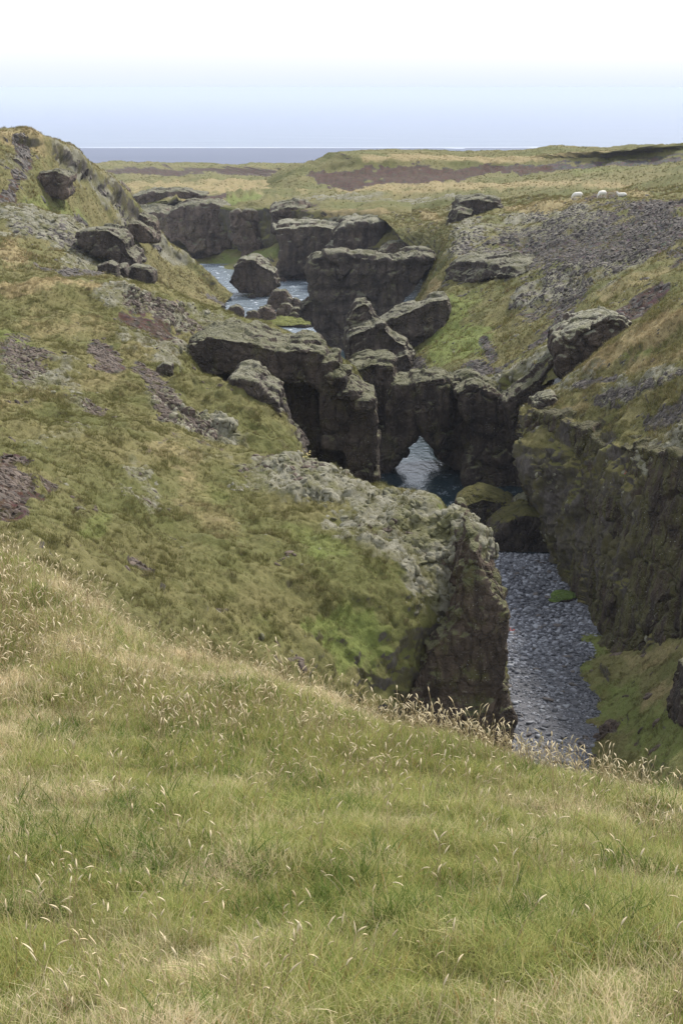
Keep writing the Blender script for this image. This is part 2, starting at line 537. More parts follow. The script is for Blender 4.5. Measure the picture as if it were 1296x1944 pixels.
for u, v, hw in ((866, 281.5, 34), (1004, 279.0, 42)):
    c = PZ(u, v, -199.1)
    th = np.linspace(0, 2 * math.pi, 25)[:-1]
    rad = 1 + 0.35 * np.sin(3 * th + u)
    V = [(c[0], c[1], c[2])] + [(c[0] + hw * r * math.cos(t), c[1] + 42 * r * math.sin(t), c[2]) for t, r in zip(th, rad)]
    F = [(0, a + 1, (a + 1) % 24 + 1) for a in range(24)]
    tag(mesh_from('lagoon', V, F, M_LAGOON, smooth=False), kind='structure')

# ------------------------------------------------------------------ hills
GROUNDS = {}
SUBGROUND = []


def ground(key, name, *a, **k):
    GROUNDS[key] = terrain(name, *a, **k)


ground('T0', 'far_plateau', [
    [('w', -260, 900, -120), ('w', 0, 900, -120), ('w', 260, 900, -120), ('w', 420, 900, -120)],
    [('w', -150, 700, -40), ('w', 0, 700, -40), ('w', 150, 680, -42), ('w', 300, 660, -44)],
    [(60, 322, 615), (200, 314, 600), (330, 313, 600), (430, 315, 590), (560, 318, 560), (700, 318, 540)],
    [(60, 336, 500), (200, 333, 490), (330, 330, 480), (430, 332, 470), (560, 334, 450), (720, 334, 430)],
    [(60, 352, 420), (200, 349, 410), (330, 345, 400), (430, 346, 390), (560, 350, 375), (740, 352, 360)],
    [(60, 372, 360), (230, 362, 355), (330, 358, 350), (430, 362, 345), (560, 366, 325), (760, 366, 312)],
    [(150, 392, 335), (240, 372, 338), (330, 368, 328), (430, 376, 318), (560, 384, 292), (760, 382, 282)],
    [(170, 410, 328), (260, 384, 330), (330, 386, 315), (440, 396, 303), (570, 398, 276), (780, 396, 266)],
    [(170, 430, 328), (300, 402, 318), (360, 392, 306), (440, 402, 296), (600, 414, 268), (780, 412, 250)],
    [(170, 520, 326), (300, 500, 316), (360, 500, 312), (440, 500, 300), (600, 520, 268), (780, 520, 240)],
], [
    ('brown', [(200, 322), (330, 322), (450, 324), (550, 326)], 11, 0.8), ('scree', [(230, 318), (520, 322)], 8, 0.4),
    ('dry', [(230, 352), (360, 350), (470, 345), (600, 352)], 16, 0.7), ('dry', [(380, 362), (470, 356)], 8, 0.6),
    ('green', [(430, 374), (490, 368)], 12, 1.0), ('moss', [(560, 372), (720, 372), (850, 370)], 12, 0.5),
    ('scree', [(600, 385), (560, 380)], 14, 0.5), ('dry', [(610, 402), (760, 402)], 9, 0.9),
    ('moss', [(600, 420), (700, 415)], 10, 0.7), ('moss', [(260, 372), (330, 368)], 8, 0.6), ('brown', [(370, 372), (420, 368)], 7, 0.8),
], M_FARHILL, 2.6, 2.2, {'dry': 0.05}, 0.8)

ground('T2', 'mesa_plateau', [
    [('w', -10, 470, -60), ('w', 30, 460, -50), ('w', 70, 450, -45), ('w', 110, 430, -40), ('w', 200, 420, -40)],
    [('w', -6, 400, -22), ('w', 25, 400, -19), ('w', 60, 390, -17), ('w', 95, 370, -14), ('w', 165, 350, -12)],
    [(500, 346, 400), (560, 320, 392), (610, 308, 385), (652, 293, 378), (690, 292, 372), (760, 295, 366), (900, 297, 355), (1000, 296, 345), (1100, 294, 330), (1200, 287, 312), (1296, 275, 298), (1460, 266, 290)],
    [(500, 350, 380), (560, 322, 372), (610, 312, 365), (652, 303, 360), (690, 301, 354), (760, 303, 349), (900, 304, 340), (1000, 304, 330), (1100, 302, 316), (1200, 294, 300), (1296, 282, 286), (1460, 272, 278)],
    [(500, 355, 372), (560, 332, 364), (610, 327, 358), (652, 324, 353), (690, 322, 347), (760, 321, 342), (900, 319, 333), (1000, 318, 323), (1100, 314, 309), (1200, 306, 293), (1296, 293, 279), (1460, 284, 270)],
    [(500, 365, 350), (560, 344, 345), (610, 342, 340), (652, 341, 335), (690, 341, 330), (760, 341, 325), (900, 338, 315), (1000, 334, 305), (1100, 330, 292), (1200, 322, 276), (1296, 310, 262), (1460, 300, 250)],
    [(500, 382, 325), (560, 362, 320), (610, 362, 315), (652, 362, 310), (690, 362, 305), (760, 360, 300), (900, 352, 290), (1000, 346, 280), (1100, 342, 268), (1200, 336, 252), (1296, 326, 236), (1460, 316, 220)],
    [(500, 405, 300), (560, 385, 300), (610, 384, 296), (652, 384, 290), (690, 384, 284), (760, 384, 278), (900, 372, 262), (1000, 366, 250), (1100, 360, 235), (1200, 354, 222), (1296, 342, 208), (1460, 330, 190)],
    [(500, 440, 290), (560, 420, 290), (610, 420, 285), (652, 420, 280), (690, 420, 274), (760, 416, 265), (900, 400, 245), (1000, 400, 230), (1100, 390, 215), (1200, 380, 205), (1296, 366, 192), (1460, 350, 172)],
], [
    ('brown', [(590, 330), (660, 328), (760, 322), (900, 320), (1040, 318)], 12, 1.5), ('brown', [(610, 334), (660, 337), (760, 335), (860, 330)], 17, 1.5),
    ('scree', [(900, 316), (1040, 313), (1150, 308), (1290, 294)], 7, 1.4), ('scree', [(1060, 304), (1180, 296), (1290, 284)], 5, 0.6),
    ('dry', [(690, 295), (820, 296), (1000, 298), (1140, 292)], 8, 0.9), ('dry', [(640, 352), (800, 350), (1000, 345), (1250, 335)], 12, 0.7),
    ('green', [(1080, 330), (1200, 320)], 10, 0.5), ('rock', [(1235, 333), (1296, 327)], 6, 0.9), ('moss', [(600, 372), (720, 372), (850, 368)], 14, 0.7),
    ('rock', [(1070, 338), (1080, 338)], 4, 0.9), ('brown', [(650, 290), (660, 296)], 5, 0.8),
], M_FARHILL, 2.6, 2.0, {'dry': 0.12, 'rock': -0.5}, 0.5)

ground('L1', 'far_left_hill', [
    [('w', -75, 210, -6), ('w', -45, 225, -12), ('w', -30, 262, -30), ('w', -22, 268, -36)],
    [(-150, 235, 186), (0, 244, 190), (60, 256, 195), (130, 284, 203), (190, 329, 212), (240, 369, 220), (280, 420, 226), (300, 446, 229), (360, 492, 235), (410, 532, 238), (438, 562, 238)],
    [(-150, 275, 178), (0, 280, 182), (60, 292, 187), (120, 322, 194), (185, 368, 204), (232, 408, 213), (272, 448, 220), (300, 472, 224), (352, 514, 229), (402, 548, 232), (432, 570, 232)],
    [(-150, 320, 172), (0, 330, 176), (60, 345, 180), (110, 372, 188), (170, 412, 196), (220, 450, 204), (262, 486, 211), (298, 514, 216), (340, 540, 222), (390, 566, 226), (424, 580, 227)],
    [(-150, 370, 166), (0, 382, 170), (60, 400, 174), (110, 432, 180), (165, 470, 187), (215, 510, 194), (262, 545, 201), (300, 565, 206), (340, 585, 212), (380, 597, 214), (408, 604, 215)],
    [(-150, 440, 160), (0, 450, 162), (60, 470, 166), (110, 505, 170), (165, 540, 176), (215, 575, 183), (262, 600, 190), (300, 620, 196), (340, 640, 200), (380, 650, 202), (400, 655, 204)],
], [
    ('moss', [(140, 300), (200, 360), (250, 420), (290, 450), (340, 490)], 30, 0.75), ('moss', [(110, 270), (130, 300)], 22, 0.6),
    ('scree', [(150, 310), (210, 375), (260, 430), (300, 470)], 9, 0.6), ('scree', [(400, 560), (425, 575)], 10, 0.9),
    ('dry', [(10, 260), (80, 280)], 28, 0.5), ('green', [(60, 385), (110, 400), (150, 420)], 30, 0.9),
    ('scree', [(150, 425), (165, 440)], 18, 0.9), ('moss', [(20, 300), (50, 330)], 20, 0.5), ('rock', [(115, 285), (135, 300)], 13, 0.9),
    ('rock', [(208, 345), (225, 360), (240, 380)], 12, 0.8), ('rock', [(250, 395), (285, 430)], 13, 0.9), ('rock', [(245, 430), (285, 455)], 10, 0.7),
    ('scree', [(270, 520), (330, 560)], 14, 0.6), ('moss', [(300, 560), (340, 580)], 18, 0.5), ('brown', [(45, 275), (52, 300), (40, 330), (20, 370), (10, 395)], 15, 1.5),
], M_FARHILL, 2.4, 1.5, {'dry': 0.32, 'rock': -0.6}, 0.4, rockamp=0.15)

ground('L2', 'mossy_mound', [
    [('w', -70, 175, -17), ('w', -45, 180, -22), ('w', -26, 180, -28), ('w', -20, 180, -31)],
    [(-150, 388, 165), (0, 396, 165), (60, 412, 166), (110, 425, 167), (150, 445, 167), (200, 480, 166), (240, 512, 164), (290, 540, 160), (330, 570, 156)],
    [(-150, 440, 150), (0, 450, 150), (60, 460, 151), (110, 475, 151), (160, 500, 151), (200, 515, 151), (240, 530, 151), (290, 555, 149), (340, 585, 146)],
    [(-150, 500, 133), (0, 508, 133), (60, 514, 134), (110, 522, 135), (160, 530, 136), (200, 537, 137), (260, 556, 137), (300, 575, 136), (350, 605, 135)],
    [(-150, 560, 118), (0, 565, 119), (60, 570, 120), (110, 575, 121), (160, 585, 122), (200, 592, 123), (260, 604, 124), (300, 622, 124), (350, 650, 124)],
], [
    ('moss', [(20, 410), (80, 430), (140, 460), (180, 495)], 34, 0.85), ('scree', [(110, 445), (160, 480)], 14, 0.6), ('scree', [(40, 430), (90, 450)], 16, 0.4),
    ('moss', [(130, 490), (190, 510), (240, 525)], 20, 0.8), ('scree', [(120, 510), (180, 518)], 12, 0.9), ('scree', [(70, 500), (90, 515)], 12, 0.6),
    ('dry', [(10, 465), (50, 490)], 22, 0.7), ('green', [(10, 500), (40, 510)], 14, 0.5),
], M_FARHILL, 2.4, 1.3, {'dry': 0.2}, 0.4)

ground('S1', 'right_slope', [
    [(700, 400, 275), (790, 398, 262), (900, 388, 245), (1000, 380, 228), (1090, 372, 208), (1200, 362, 196), (1296, 352, 182), (1460, 340, 166)],
    [(740, 430, 235), (815, 420, 228), (900, 400, 216), (1000, 390, 205), (1090, 378, 189), (1200, 373, 180), (1296, 367, 170), (1460, 355, 156)],
    [(790, 490, 212), (850, 445, 194), (900, 432, 189), (1000, 416, 186), (1090, 396, 180), (1200, 388, 170), (1296, 378, 160), (1460, 365, 148)],
    [(800, 540, 188), (850, 500, 172), (900, 490, 170), (1000, 470, 166), (1100, 450, 158), (1200, 440, 146), (1296, 430, 134), (1460, 420, 120)],
    [(770, 590, 180), (835, 565, 158), (900, 555, 154), (1000, 535, 148), (1100, 515, 138), (1200, 505, 126), (1296, 495, 116), (1460, 485, 102)],
    [(735, 640, 170), (800, 640, 150), (900, 630, 140), (1000, 612, 130), (1100, 590, 120), (1200, 565, 112), (1296, 545, 104), (1460, 530, 92)],
    [(740, 690, 150), (790, 690, 140), (900, 680, 128), (1000, 660, 118), (1080, 630, 112), (1200, 600, 105), (1296, 575, 98), (1460, 560, 87)],
    [(745, 725, 142), (800, 720, 135), (900, 715, 119), (960, 712, 112), (1060, 670, 105), (1200, 640, 100), (1296, 610, 94), (1460, 590, 83)],
    [(748, 790, 138), (802, 800, 131), (890, 790, 117), (950, 770, 109), (1060, 720, 102), (1200, 700, 97), (1296, 690, 91), (1460, 680, 80)],
], [
    ('moss', [(900, 420), (1000, 440), (1100, 420)], 40, 0.5), ('moss', [(1000, 560), (1100, 530), (1200, 500)], 45, 0.5), ('scree', [(1000, 590), (1090, 550)], 30, 0.4), ('moss', [(860, 470), (960, 480)], 26, 0.5),
    ('scree', [(1000, 480), (1100, 450), (1250, 430)], 95, 0.6), ('scree', [(950, 490), (880, 470)], 28, 0.6), ('scree', [(1220, 400), (1290, 420)], 36, 0.7),
    ('scree', [(1100, 500), (1250, 470)], 28, 0.4), ('brown', [(1220, 395), (1290, 385)], 14, 1.0), ('brown', [(1090, 372), (1180, 372)], 8, 0.5),
    ('dry', [(960, 390), (1060, 380), (1200, 362)], 16, 0.8), ('dry', [(800, 400), (830, 412)], 14, 0.8), ('moss', [(960, 410), (1100, 400)], 18, 0.6),
    ('moss', [(860, 390), (880, 440)], 30, 0.6), ('moss', [(1000, 520), (1130, 500)], 20, 0.5), ('moss', [(980, 560), (1060, 545)], 24, 0.6),
    ('scree', [(1075, 600), (1020, 640)], 12, 1.1), ('scree', [(990, 660), (1010, 650)], 10, 0.9), ('scree', [(915, 640), (930, 670)], 12, 0.7), ('scree', [(890, 690), (960, 690)], 12, 0.8),
    ('scree', [(1040, 600), (1090, 560)], 9, 0.5), ('brown', [(1150, 610), (1220, 560), (1260, 535)], 14, 1.2), ('brown', [(1240, 600), (1296, 575)], 12, 0.9),
    ('green', [(850, 600), (830, 660), (900, 640)], 50, 0.9), ('green', [(900, 560), (860, 570)], 25, 0.6), ('dry', [(790, 590), (830, 540)], 14, 0.9),
    ('dry', [(1150, 560), (1260, 510)], 16, 0.6), ('moss', [(830, 715), (960, 715)], 12, 0.8), ('moss', [(980, 700), (1050, 660)], 20, 0.8), ('scree', [(800, 690), (780, 680)], 14, 0.7),
    ('rock', [(840, 515), (980, 520)], 10, 0.5),
], M_MIDHILL, 2.2, 1.25, {'dry': 0.0, 'scree': 0.10, 'rock': -0.2}, 0.4)

ground('S2', 'right_gorge_wall', [
    [('w', 14, 122, -27), ('w', 14, 116, -26), ('w', 16, 112, -24), ('w', 18, 110, -22), ('w', 22, 108, -20), ('w', 28, 104, -18), ('w', 38, 98, -16)],
    [(1040, 800, 110), (1012, 798, 101), (1062, 745, 100), (1112, 708, 98.5), (1200, 650, 96.5), (1296, 602, 93), (1460, 540, 88)],
    [(1035, 785, 106), (1006, 772, 95), (1060, 725, 94), (1110, 692, 93), (1200, 638, 91), (1296, 592, 88), (1460, 530, 83)],
    [(1030, 810, 104), (1000, 800, 91.5), (1060, 768, 89.5), (1130, 735, 87.5), (1200, 705, 85), (1296, 665, 81), (1460, 620, 75)],
    [(1030, 845, 104), (993, 830, 89.5), (1060, 825, 86.5), (1130, 818, 83.5), (1200, 805, 79), (1296, 775, 75), (1460, 740, 69)],
    [(1030, 890, 103), (992, 880, 88.3), (1062, 885, 84.8), (1130, 880, 81), (1175, 850, 76.5), (1296, 870, 70.5), (1460, 850, 64)],
    [(1045, 970, 101), (1020, 965, 87.8), (1080, 990, 83.2), (1132, 1010, 79.6), (1160, 990, 74.6), (1296, 1010, 69.3), (1460, 1000, 62.5)],
    [(1065, 1040, 99), (1048, 1045, 87.2), (1098, 1080, 82.6), (1142, 1110, 78), (1175, 1110, 73.4), (1296, 1140, 68.2), (1460, 1150, 61.4)],
    [(1080, 1080, 98), (1062, 1088, 86.2), (1108, 1130, 81.2), (1150, 1190, 76.2), (1190, 1220, 72.2), (1296, 1230, 66.5), (1460, 1250, 60)],
    [(1080, 1130, 96), (1066, 1140, 86), (1105, 1180, 81), (1135, 1270, 74.5), (1190, 1330, 71), (1296, 1350, 65), (1460, 1350, 59)],
], [
    ('moss', [(1060, 735), (1130, 700)], 22, 0.6), ('moss', [(1150, 745), (1270, 700)], 30, 0.65), ('moss', [(1230, 860), (1296, 820)], 55, 0.9), ('moss', [(1200, 870), (1250, 900)], 30, 0.6),
    ('scree', [(1100, 730), (1160, 715)], 12, 0.9), ('scree', [(1160, 750), (1230, 730), (1290, 700)], 14, 0.6), ('scree', [(1220, 800), (1290, 770)], 18, 0.8), ('scree', [(1130, 760), (1190, 740)], 12, 0.7),
    ('dry', [(1120, 700), (1200, 650), (1290, 605)], 18, 0.9), ('dry', [(1200, 700), (1290, 660)], 20, 0.5), ('green', [(1150, 680), (1230, 660)], 20, 0.7),
    ('dry', [(1060, 790), (1110, 770)], 14, 0.5), ('green', [(1100, 830), (1160, 830)], 30, 0.5), ('rock', [(1005, 800), (1070, 815), (1140, 840)], 30, 0.7), ('rock', [(1080, 800), (1110, 850)], 18, 0.5), ('rock', [(1150, 830), (1180, 860)], 18, 0.6),
    ('rock', [(1010, 900), (1050, 1000), (1120, 1000), (1200, 1000), (1296, 1000)], 90, 0.8), ('green', [(1020, 900), (1060, 960)], 40, 0.4),
], M_MIDHILL, 2.2, 0.75, {'dry': 0.30}, 0.30, rockamp=0.9, flute=1.0)

ground('Q', 'gorge_bank', [
    [(1052, 1195, 78), (1075, 1190, 78), (1120, 1185, 77.5), (1160, 1190, 77), (1210, 1180, 74), (1296, 1140, 70), (1460, 1100, 64)],
    [(1055, 1212, 75.6), (1080, 1206, 75.5), (1115, 1212, 74.6), (1150, 1215, 73.5), (1205, 1222, 71), (1296, 1188, 67), (1460, 1150, 61)],
    [(1062, 1245, 72.6), (1076, 1236, 72.9), (1118, 1252, 71.4), (1150, 1260, 70), (1205, 1265, 68), (1296, 1250, 63.5), (1460, 1230, 57)],
    [(1080, 1312, 68.2), (1094, 1304, 68.5), (1135, 1312, 66.6), (1160, 1320, 65.5), (1200, 1330, 63), (1296, 1330, 58), (1460, 1320, 51)],
    [(1092, 1364, 64.6), (1108, 1356, 64.8), (1150, 1356, 63.6), (1180, 1372, 61.5), (1220, 1390, 58.5), (1296, 1400, 54), (1460, 1400, 47)],
    [(1062, 1444, 60.2), (1080, 1430, 60.9), (1130, 1420, 60.5), (1180, 1430, 58), (1220, 1450, 55.5), (1296, 1480, 50), (1460, 1500, 43)],
    [(1060, 1530, 56), (1075, 1520, 57), (1130, 1510, 56), (1180, 1520, 53), (1220, 1540, 51), (1296, 1570, 46), (1460, 1600, 39)],
], [
    ('green', [(1110, 1215), (1140, 1210)], 26, 1.2), ('green', [(1080, 1240), (1110, 1260)], 20, 0.8), ('green', [(1180, 1330), (1260, 1400)], 60, 0.5),
    ('rock', [(1150, 1380), (1185, 1358)], 9, 0.9), ('scree', [(1130, 1388), (1160, 1378)], 12, 1.0), ('brown', [(1120, 1375), (1105, 1410)], 10, 0.7), ('rock', [(1140, 1270), (1150, 1285)], 12, 0.8),
    ('dry', [(1200, 1260), (1290, 1220)], 25, 0.4), ('dry', [(1220, 1330), (1280, 1300)], 22, 0.5),
], M_NEARHILL, 2.2, 0.7, {'green': 0.4, 'dry': 0.22}, 0.22)

ground('H', 'left_hillside', [
    [('w', -45, 140, -18), ('w', -26, 142, -20), ('w', -14, 142, -25), ('w', 0, 130, -30), ('w', 4, 124, -32)],
    [(-150, 512, 112), (0, 528, 108), (150, 532, 110), (290, 546, 113), (400, 588, 116), (500, 634, 118), (590, 684, 118), (650, 716, 116), (690, 770, 114), (700, 810, 112), (705, 840, 112)],
    [(-150, 590, 92), (0, 600, 94), (150, 588, 99), (290, 604, 102), (360, 638, 103), (450, 640, 105), (560, 664, 106), (640, 720, 106), (690, 800, 106), (705, 840, 106), (710, 870, 106)],
    [(-150, 632, 86), (0, 642, 88), (150, 625, 94), (285, 648, 96), (365, 686, 96.5), (450, 855, 98), (540, 920, 99), (620, 960, 100), (680, 980, 101), (700, 990, 101), (705, 1000, 101)],
    [(-150, 680, 78), (0, 690, 80), (150, 665, 88), (280, 698, 89), (370, 738, 89), (450, 850, 89), (520, 915, 89), (600, 950, 90), (650, 965, 90), (690, 960, 90), (700, 980, 90)],
    [(-150, 725, 72), (0, 735, 74), (150, 722, 80), (280, 738, 82), (365, 724, 84), (430, 736, 83.5), (490, 762, 83.5), (528, 796, 84), (540, 850, 84.5), (560, 900, 85), (590, 960, 85)],
    [(-150, 780, 66), (0, 790, 68), (150, 772, 75), (280, 800, 76), (370, 832, 76.5), (450, 864, 76), (540, 900, 76), (650, 955, 76), (740, 1000, 75), (820, 1040, 74), (850, 1090, 74)],
    [(-150, 870, 56), (0, 880, 58), (150, 850, 65), (300, 845, 70), (450, 867, 71), (580, 890, 70), (700, 931, 68), (800, 948, 66), (868, 978, 64), (913, 1022, 62.5), (930, 1060, 68)],
    [(-150, 960, 48), (0, 970, 50), (150, 940, 57), (300, 940, 62), (450, 950, 63.5), (580, 965, 63.5), (700, 1000, 62.5), (800, 1040, 61.5), (862, 1070, 60.8), (911, 1088, 60.2), (930, 1110, 66)],
    [(-150, 1050, 41), (0, 1060, 43), (150, 1040, 50), (300, 1040, 55), (450, 1050, 57.5), (580, 1070, 58.5), (690, 1100, 58.5), (780, 1140, 58.8), (846, 1180, 59), (910, 1200, 59.3), (940, 1220, 65)],
    [(-150, 1140, 34), (0, 1150, 36), (150, 1150, 43), (300, 1150, 49), (430, 1160, 52.5), (560, 1180, 55), (660, 1215, 55.8), (740, 1245, 56.5), (825, 1265, 57.8), (920, 1280, 58.5), (950, 1290, 64)],
    [(-150, 1240, 28), (0, 1250, 30), (150, 1260, 37), (300, 1260, 43.5), (430, 1270, 47.5), (560, 1290, 51), (640, 1325, 53), (710, 1352, 54.8), (800, 1375, 57), (920, 1370, 58.4), (950, 1370, 63)],
    [(-150, 1400, 20), (0, 1400, 23), (150, 1400, 30), (300, 1400, 37), (430, 1410, 42), (560, 1430, 47), (640, 1450, 49), (720, 1460, 52), (810, 1450, 55), (920, 1450, 58), (950, 1450, 62)],
], [
    # grey woolly moss
    ('moss', [(600, 905), (700, 955), (800, 990), (880, 1030)], 85, 0.95), ('moss', [(680, 1000), (760, 1060), (830, 1120)], 85, 0.75), ('moss', [(480, 890), (600, 930)], 50, 0.5),
    ('moss', [(830, 1150), (850, 1230)], 30, 0.45), ('moss', [(400, 800), (450, 835)], 30, 1.0), ('moss', [(340, 760), (400, 800)], 24, 0.6), ('moss', [(350, 650), (420, 640)], 30, 0.6),
    ('moss', [(200, 560), (330, 590), (420, 610), (500, 640)], 30, 0.8), ('moss', [(240, 640), (300, 660), (330, 690)], 26, 0.6), ('moss', [(300, 760), (340, 800), (400, 830)], 34, 0.6), ('moss', [(120, 700), (160, 760)], 24, 0.4), ('moss', [(400, 700), (470, 740)], 22, 0.7), ('moss', [(60, 840), (140, 830)], 24, 0.4), ('moss', [(460, 630), (600, 680)], 22, 0.7), ('moss', [(30, 680), (80, 720)], 40, 0.45), ('moss', [(200, 540), (290, 552)], 10, 0.6),
    ('moss', [(250, 890), (300, 930)], 26, 0.5), ('moss', [(240, 940), (290, 960)], 20, 0.5), ('moss', [(350, 880), (430, 870)], 18, 0.4),
    # brown and stony scars
    ('brown', [(240, 600), (300, 610), (330, 640)], 30, 0.9), ('scree', [(260, 580), (340, 590), (380, 620)], 22, 0.7), ('scree', [(190, 650), (210, 690)], 22, 0.8), ('brown', [(190, 655), (220, 700)], 20, 0.7),
    ('scree', [(270, 700), (300, 740), (320, 790)], 24, 0.8), ('brown', [(360, 800), (400, 830)], 22, 0.9), ('scree', [(330, 760), (380, 820)], 18, 0.6), ('scree', [(20, 650), (60, 700)], 34, 0.6),
    ('brown', [(10, 880), (30, 920), (20, 960)], 34, 1.1), ('brown', [(85, 915), (100, 925)], 12, 0.9), ('scree', [(15, 900), (20, 930)], 22, 0.5), ('scree', [(170, 760), (190, 780)], 14, 0.6),
    ('brown', [(480, 875), (560, 890), (620, 900)], 9, 0.8), ('brown', [(780, 1030), (840, 1060)], 10, 0.8), ('scree', [(260, 1060), (290, 1090)], 14, 0.8),
    ('brown', [(220, 1070), (240, 1085)], 10, 0.8), ('rock', [(85, 1030), (110, 1050)], 12, 0.6), ('rock', [(300, 1080), (320, 1085)], 9, 0.7), ('rock', [(680, 1260), (690, 1290)], 9, 0.8),
    ('rock', [(30, 955), (45, 965)], 10, 0.7), ('brown', [(270, 870), (330, 830), (420, 850)], 8, 0.4),
    # dry and lush grass
    ('dry', [(0, 540), (150, 540), (280, 560)], 18, 0.9), ('dry', [(330, 580), (450, 620), (560, 660)], 14, 0.6), ('dry', [(60, 600), (200, 620)], 30, 0.4), ('dry', [(250, 660), (330, 680)], 20, 0.4),
    ('dry', [(0, 760), (100, 740), (220, 720)], 30, 0.35), ('dry', [(300, 850), (360, 880)], 26, 0.5), ('dry', [(360, 930), (420, 990)], 40, 0.35),
    ('green', [(420, 1090), (560, 1080), (640, 1130)], 90, 0.3), ('green', [(600, 1200), (700, 1220)], 60, 0.7), ('green', [(450, 1200), (520, 1220)], 60, 0.4), ('green', [(10, 630), (50, 650)], 20, 0.7),
    ('green', [(170, 1010), (200, 980)], 30, 0.6), ('green', [(560, 1000), (640, 1040)], 40, 0.6), ('green', [(380, 930), (420, 940)], 30, 0.5), ('green', [(815, 950), (850, 965)], 14, 0.9),
], M_MIDHILL, 2.3, 0.8, {'dry': 0.14, 'rock': -0.2}, 0.28, hum=1.9, lowfreq=0.8, cap=150, rockamp=0.5)

ground('F', 'foreground_hill', [
    [('w', -16, 44, -26), ('w', -5, 40, -26), ('w', 5, 34, -28), ('w', 16, 28, -30)],
    [('w', -9, 20, -8.2), ('w', -3, 17, -8.2), ('w', 2, 14, -8.6), ('w', 8, 12, -9)],
    [('w', -6, 12.2, -3.75), ('w', -2.6, 11.2, -4.15), ('w', 0.4, 10, -4.7), ('w', 2.4, 8.8, -4.9), ('w', 5, 8, -5.2)],
    [(-420, 900, 9.6), (-150, 990, 9.4), (0, 1062, 9.0), (120, 1134, 8.6), (280, 1250, 8.1), (450, 1295, 7.8), (600, 1345, 7.5), (750, 1398, 7.1), (900, 1440, 6.8), (1050, 1498, 6.5), (1200, 1545, 6.2), (1296, 1572, 6.0), (1450, 1620, 5.8), (1700, 1690, 5.6)],
    [(-420, 1270, 6.4), (-150, 1320, 6.3), (0, 1355, 6.2), (150, 1395, 6.0), (300, 1435, 5.9), (450, 1460, 5.7), (600, 1490, 5.6), (750, 1520, 5.4), (900, 1555, 5.25), (1050, 1592, 5.1), (1200, 1628, 5.0), (1296, 1645, 4.9), (1450, 1680, 4.8), (1700, 1720, 4.7)],
    [(-420, 1700, 4.0), (-150, 1700, 4.0), (648, 1720, 3.95), (1296, 1740, 3.85), (1700, 1750, 3.8)],
    [(-420, 1960, 2.9), (-150, 1960, 2.9), (648, 1960, 2.9), (1296, 1960, 2.85), (1700, 1960, 2.85)],
    [('w', -3.5, 1.0, -1.52), ('w', 0, 1.0, -1.55), ('w', 3.5, 1.0, -1.6)],
    [('w', -4, -1.5, -1.1), ('w', 0, -1.5, -1.1), ('w', 4, -1.5, -1.15)],
], [], M_NEARHILL, 4.5, 0.14, {'green': 0.2}, 0.05, hum=2.0, lowfreq=0.6, cap=75)

# river bed, gravel, banks
M_GRAVEL = plain_mat('wet_gravel', (0.075, 0.076, 0.082), (0.14, 0.14, 0.15), 3.0, bump=0.05)
GZ = -26.0


def gravel_z(x, y):
    """Height of the gravel bed: bars and a fall under the pool at its far end."""
    q = np.stack((x, y, 0 * x), -1).reshape(-1, 3)
    z = GZ + 0.16 * fbm(q / 7.0, 3, 51).reshape(np.shape(x)) + 0.05 * fbm(q / 1.2, 3, 52).reshape(np.shape(x))
    return z - 1.5 * sstep(88.4, 93, y)


X, Y = np.meshgrid(np.linspace(2, 34, 160), np.linspace(50, 100, 200))
V = np.stack((X.ravel(), Y.ravel(), gravel_z(X, Y).ravel()), 1)
i = np.arange(X.size).reshape(X.shape)
F = np.stack((i[:-1, :-1], i[:-1, 1:], i[1:, 1:], i[1:, :-1]), -1).reshape(-1, 4)
gravel_bed = tag(mesh_from('gravel_bed', V, F, M_GRAVEL), kind='structure')

M_POOL = water_mat('pool_water', (0.018, 0.034, 0.042), 1.1, 0.07, 0.30, 0.06, (1, 0.55, 1))
M_RAPID = water_mat('river_water', (0.19, 0.23, 0.265), 0.6, 0.30, 1.0, 0.15, (1, 0.8, 1))
sheet('pool_water', -14, 30, 87.6, 165, -26.25, 2, 2, M_POOL)
sheet('river_water', -40, 16, 150, 285, -30.05, 2, 2, M_RAPID)
ground('B', 'river_bank', [
    [('w', -60, 335, -26), ('w', -30, 335, -26), ('w', 0, 330, -26), ('w', 30, 300, -24)],
    [(330, 500, 300), (400, 494, 300), (450, 488, 288), (500, 476, 282), (538, 462, 279), (560, 468, 275), (640, 490, 270)],
    [(330, 515, 284), (400, 508, 284), (440, 505, 279), (490, 502, 272), (530, 500, 267), (560, 508, 265), (640, 508, 262)],
    [(330, 535, 268), (400, 528, 270), (440, 524, 270), (500, 522, 268), (560, 524, 266), (640, 525, 262)],
    [(330, 560, 258), (400, 548, 262), (440, 540, 264), (500, 540, 263), (560, 545, 262), (640, 545, 258)],
], [('green', [(510, 490), (540, 480), (400, 498)], 26, 0.8), ('dry', [(500, 500), (540, 488)], 16, 0.5), ('moss', [(440, 515), (470, 510)], 14, 0.6)], M_FARHILL, 2.4, 1.2, {'dry': 0.2}, 0.3)

# ------------------------------------------------------------------ rocks
def noise3(v):
    return float(vnoise(np.array([[v.x, v.y, v.z]]), 77)[0])


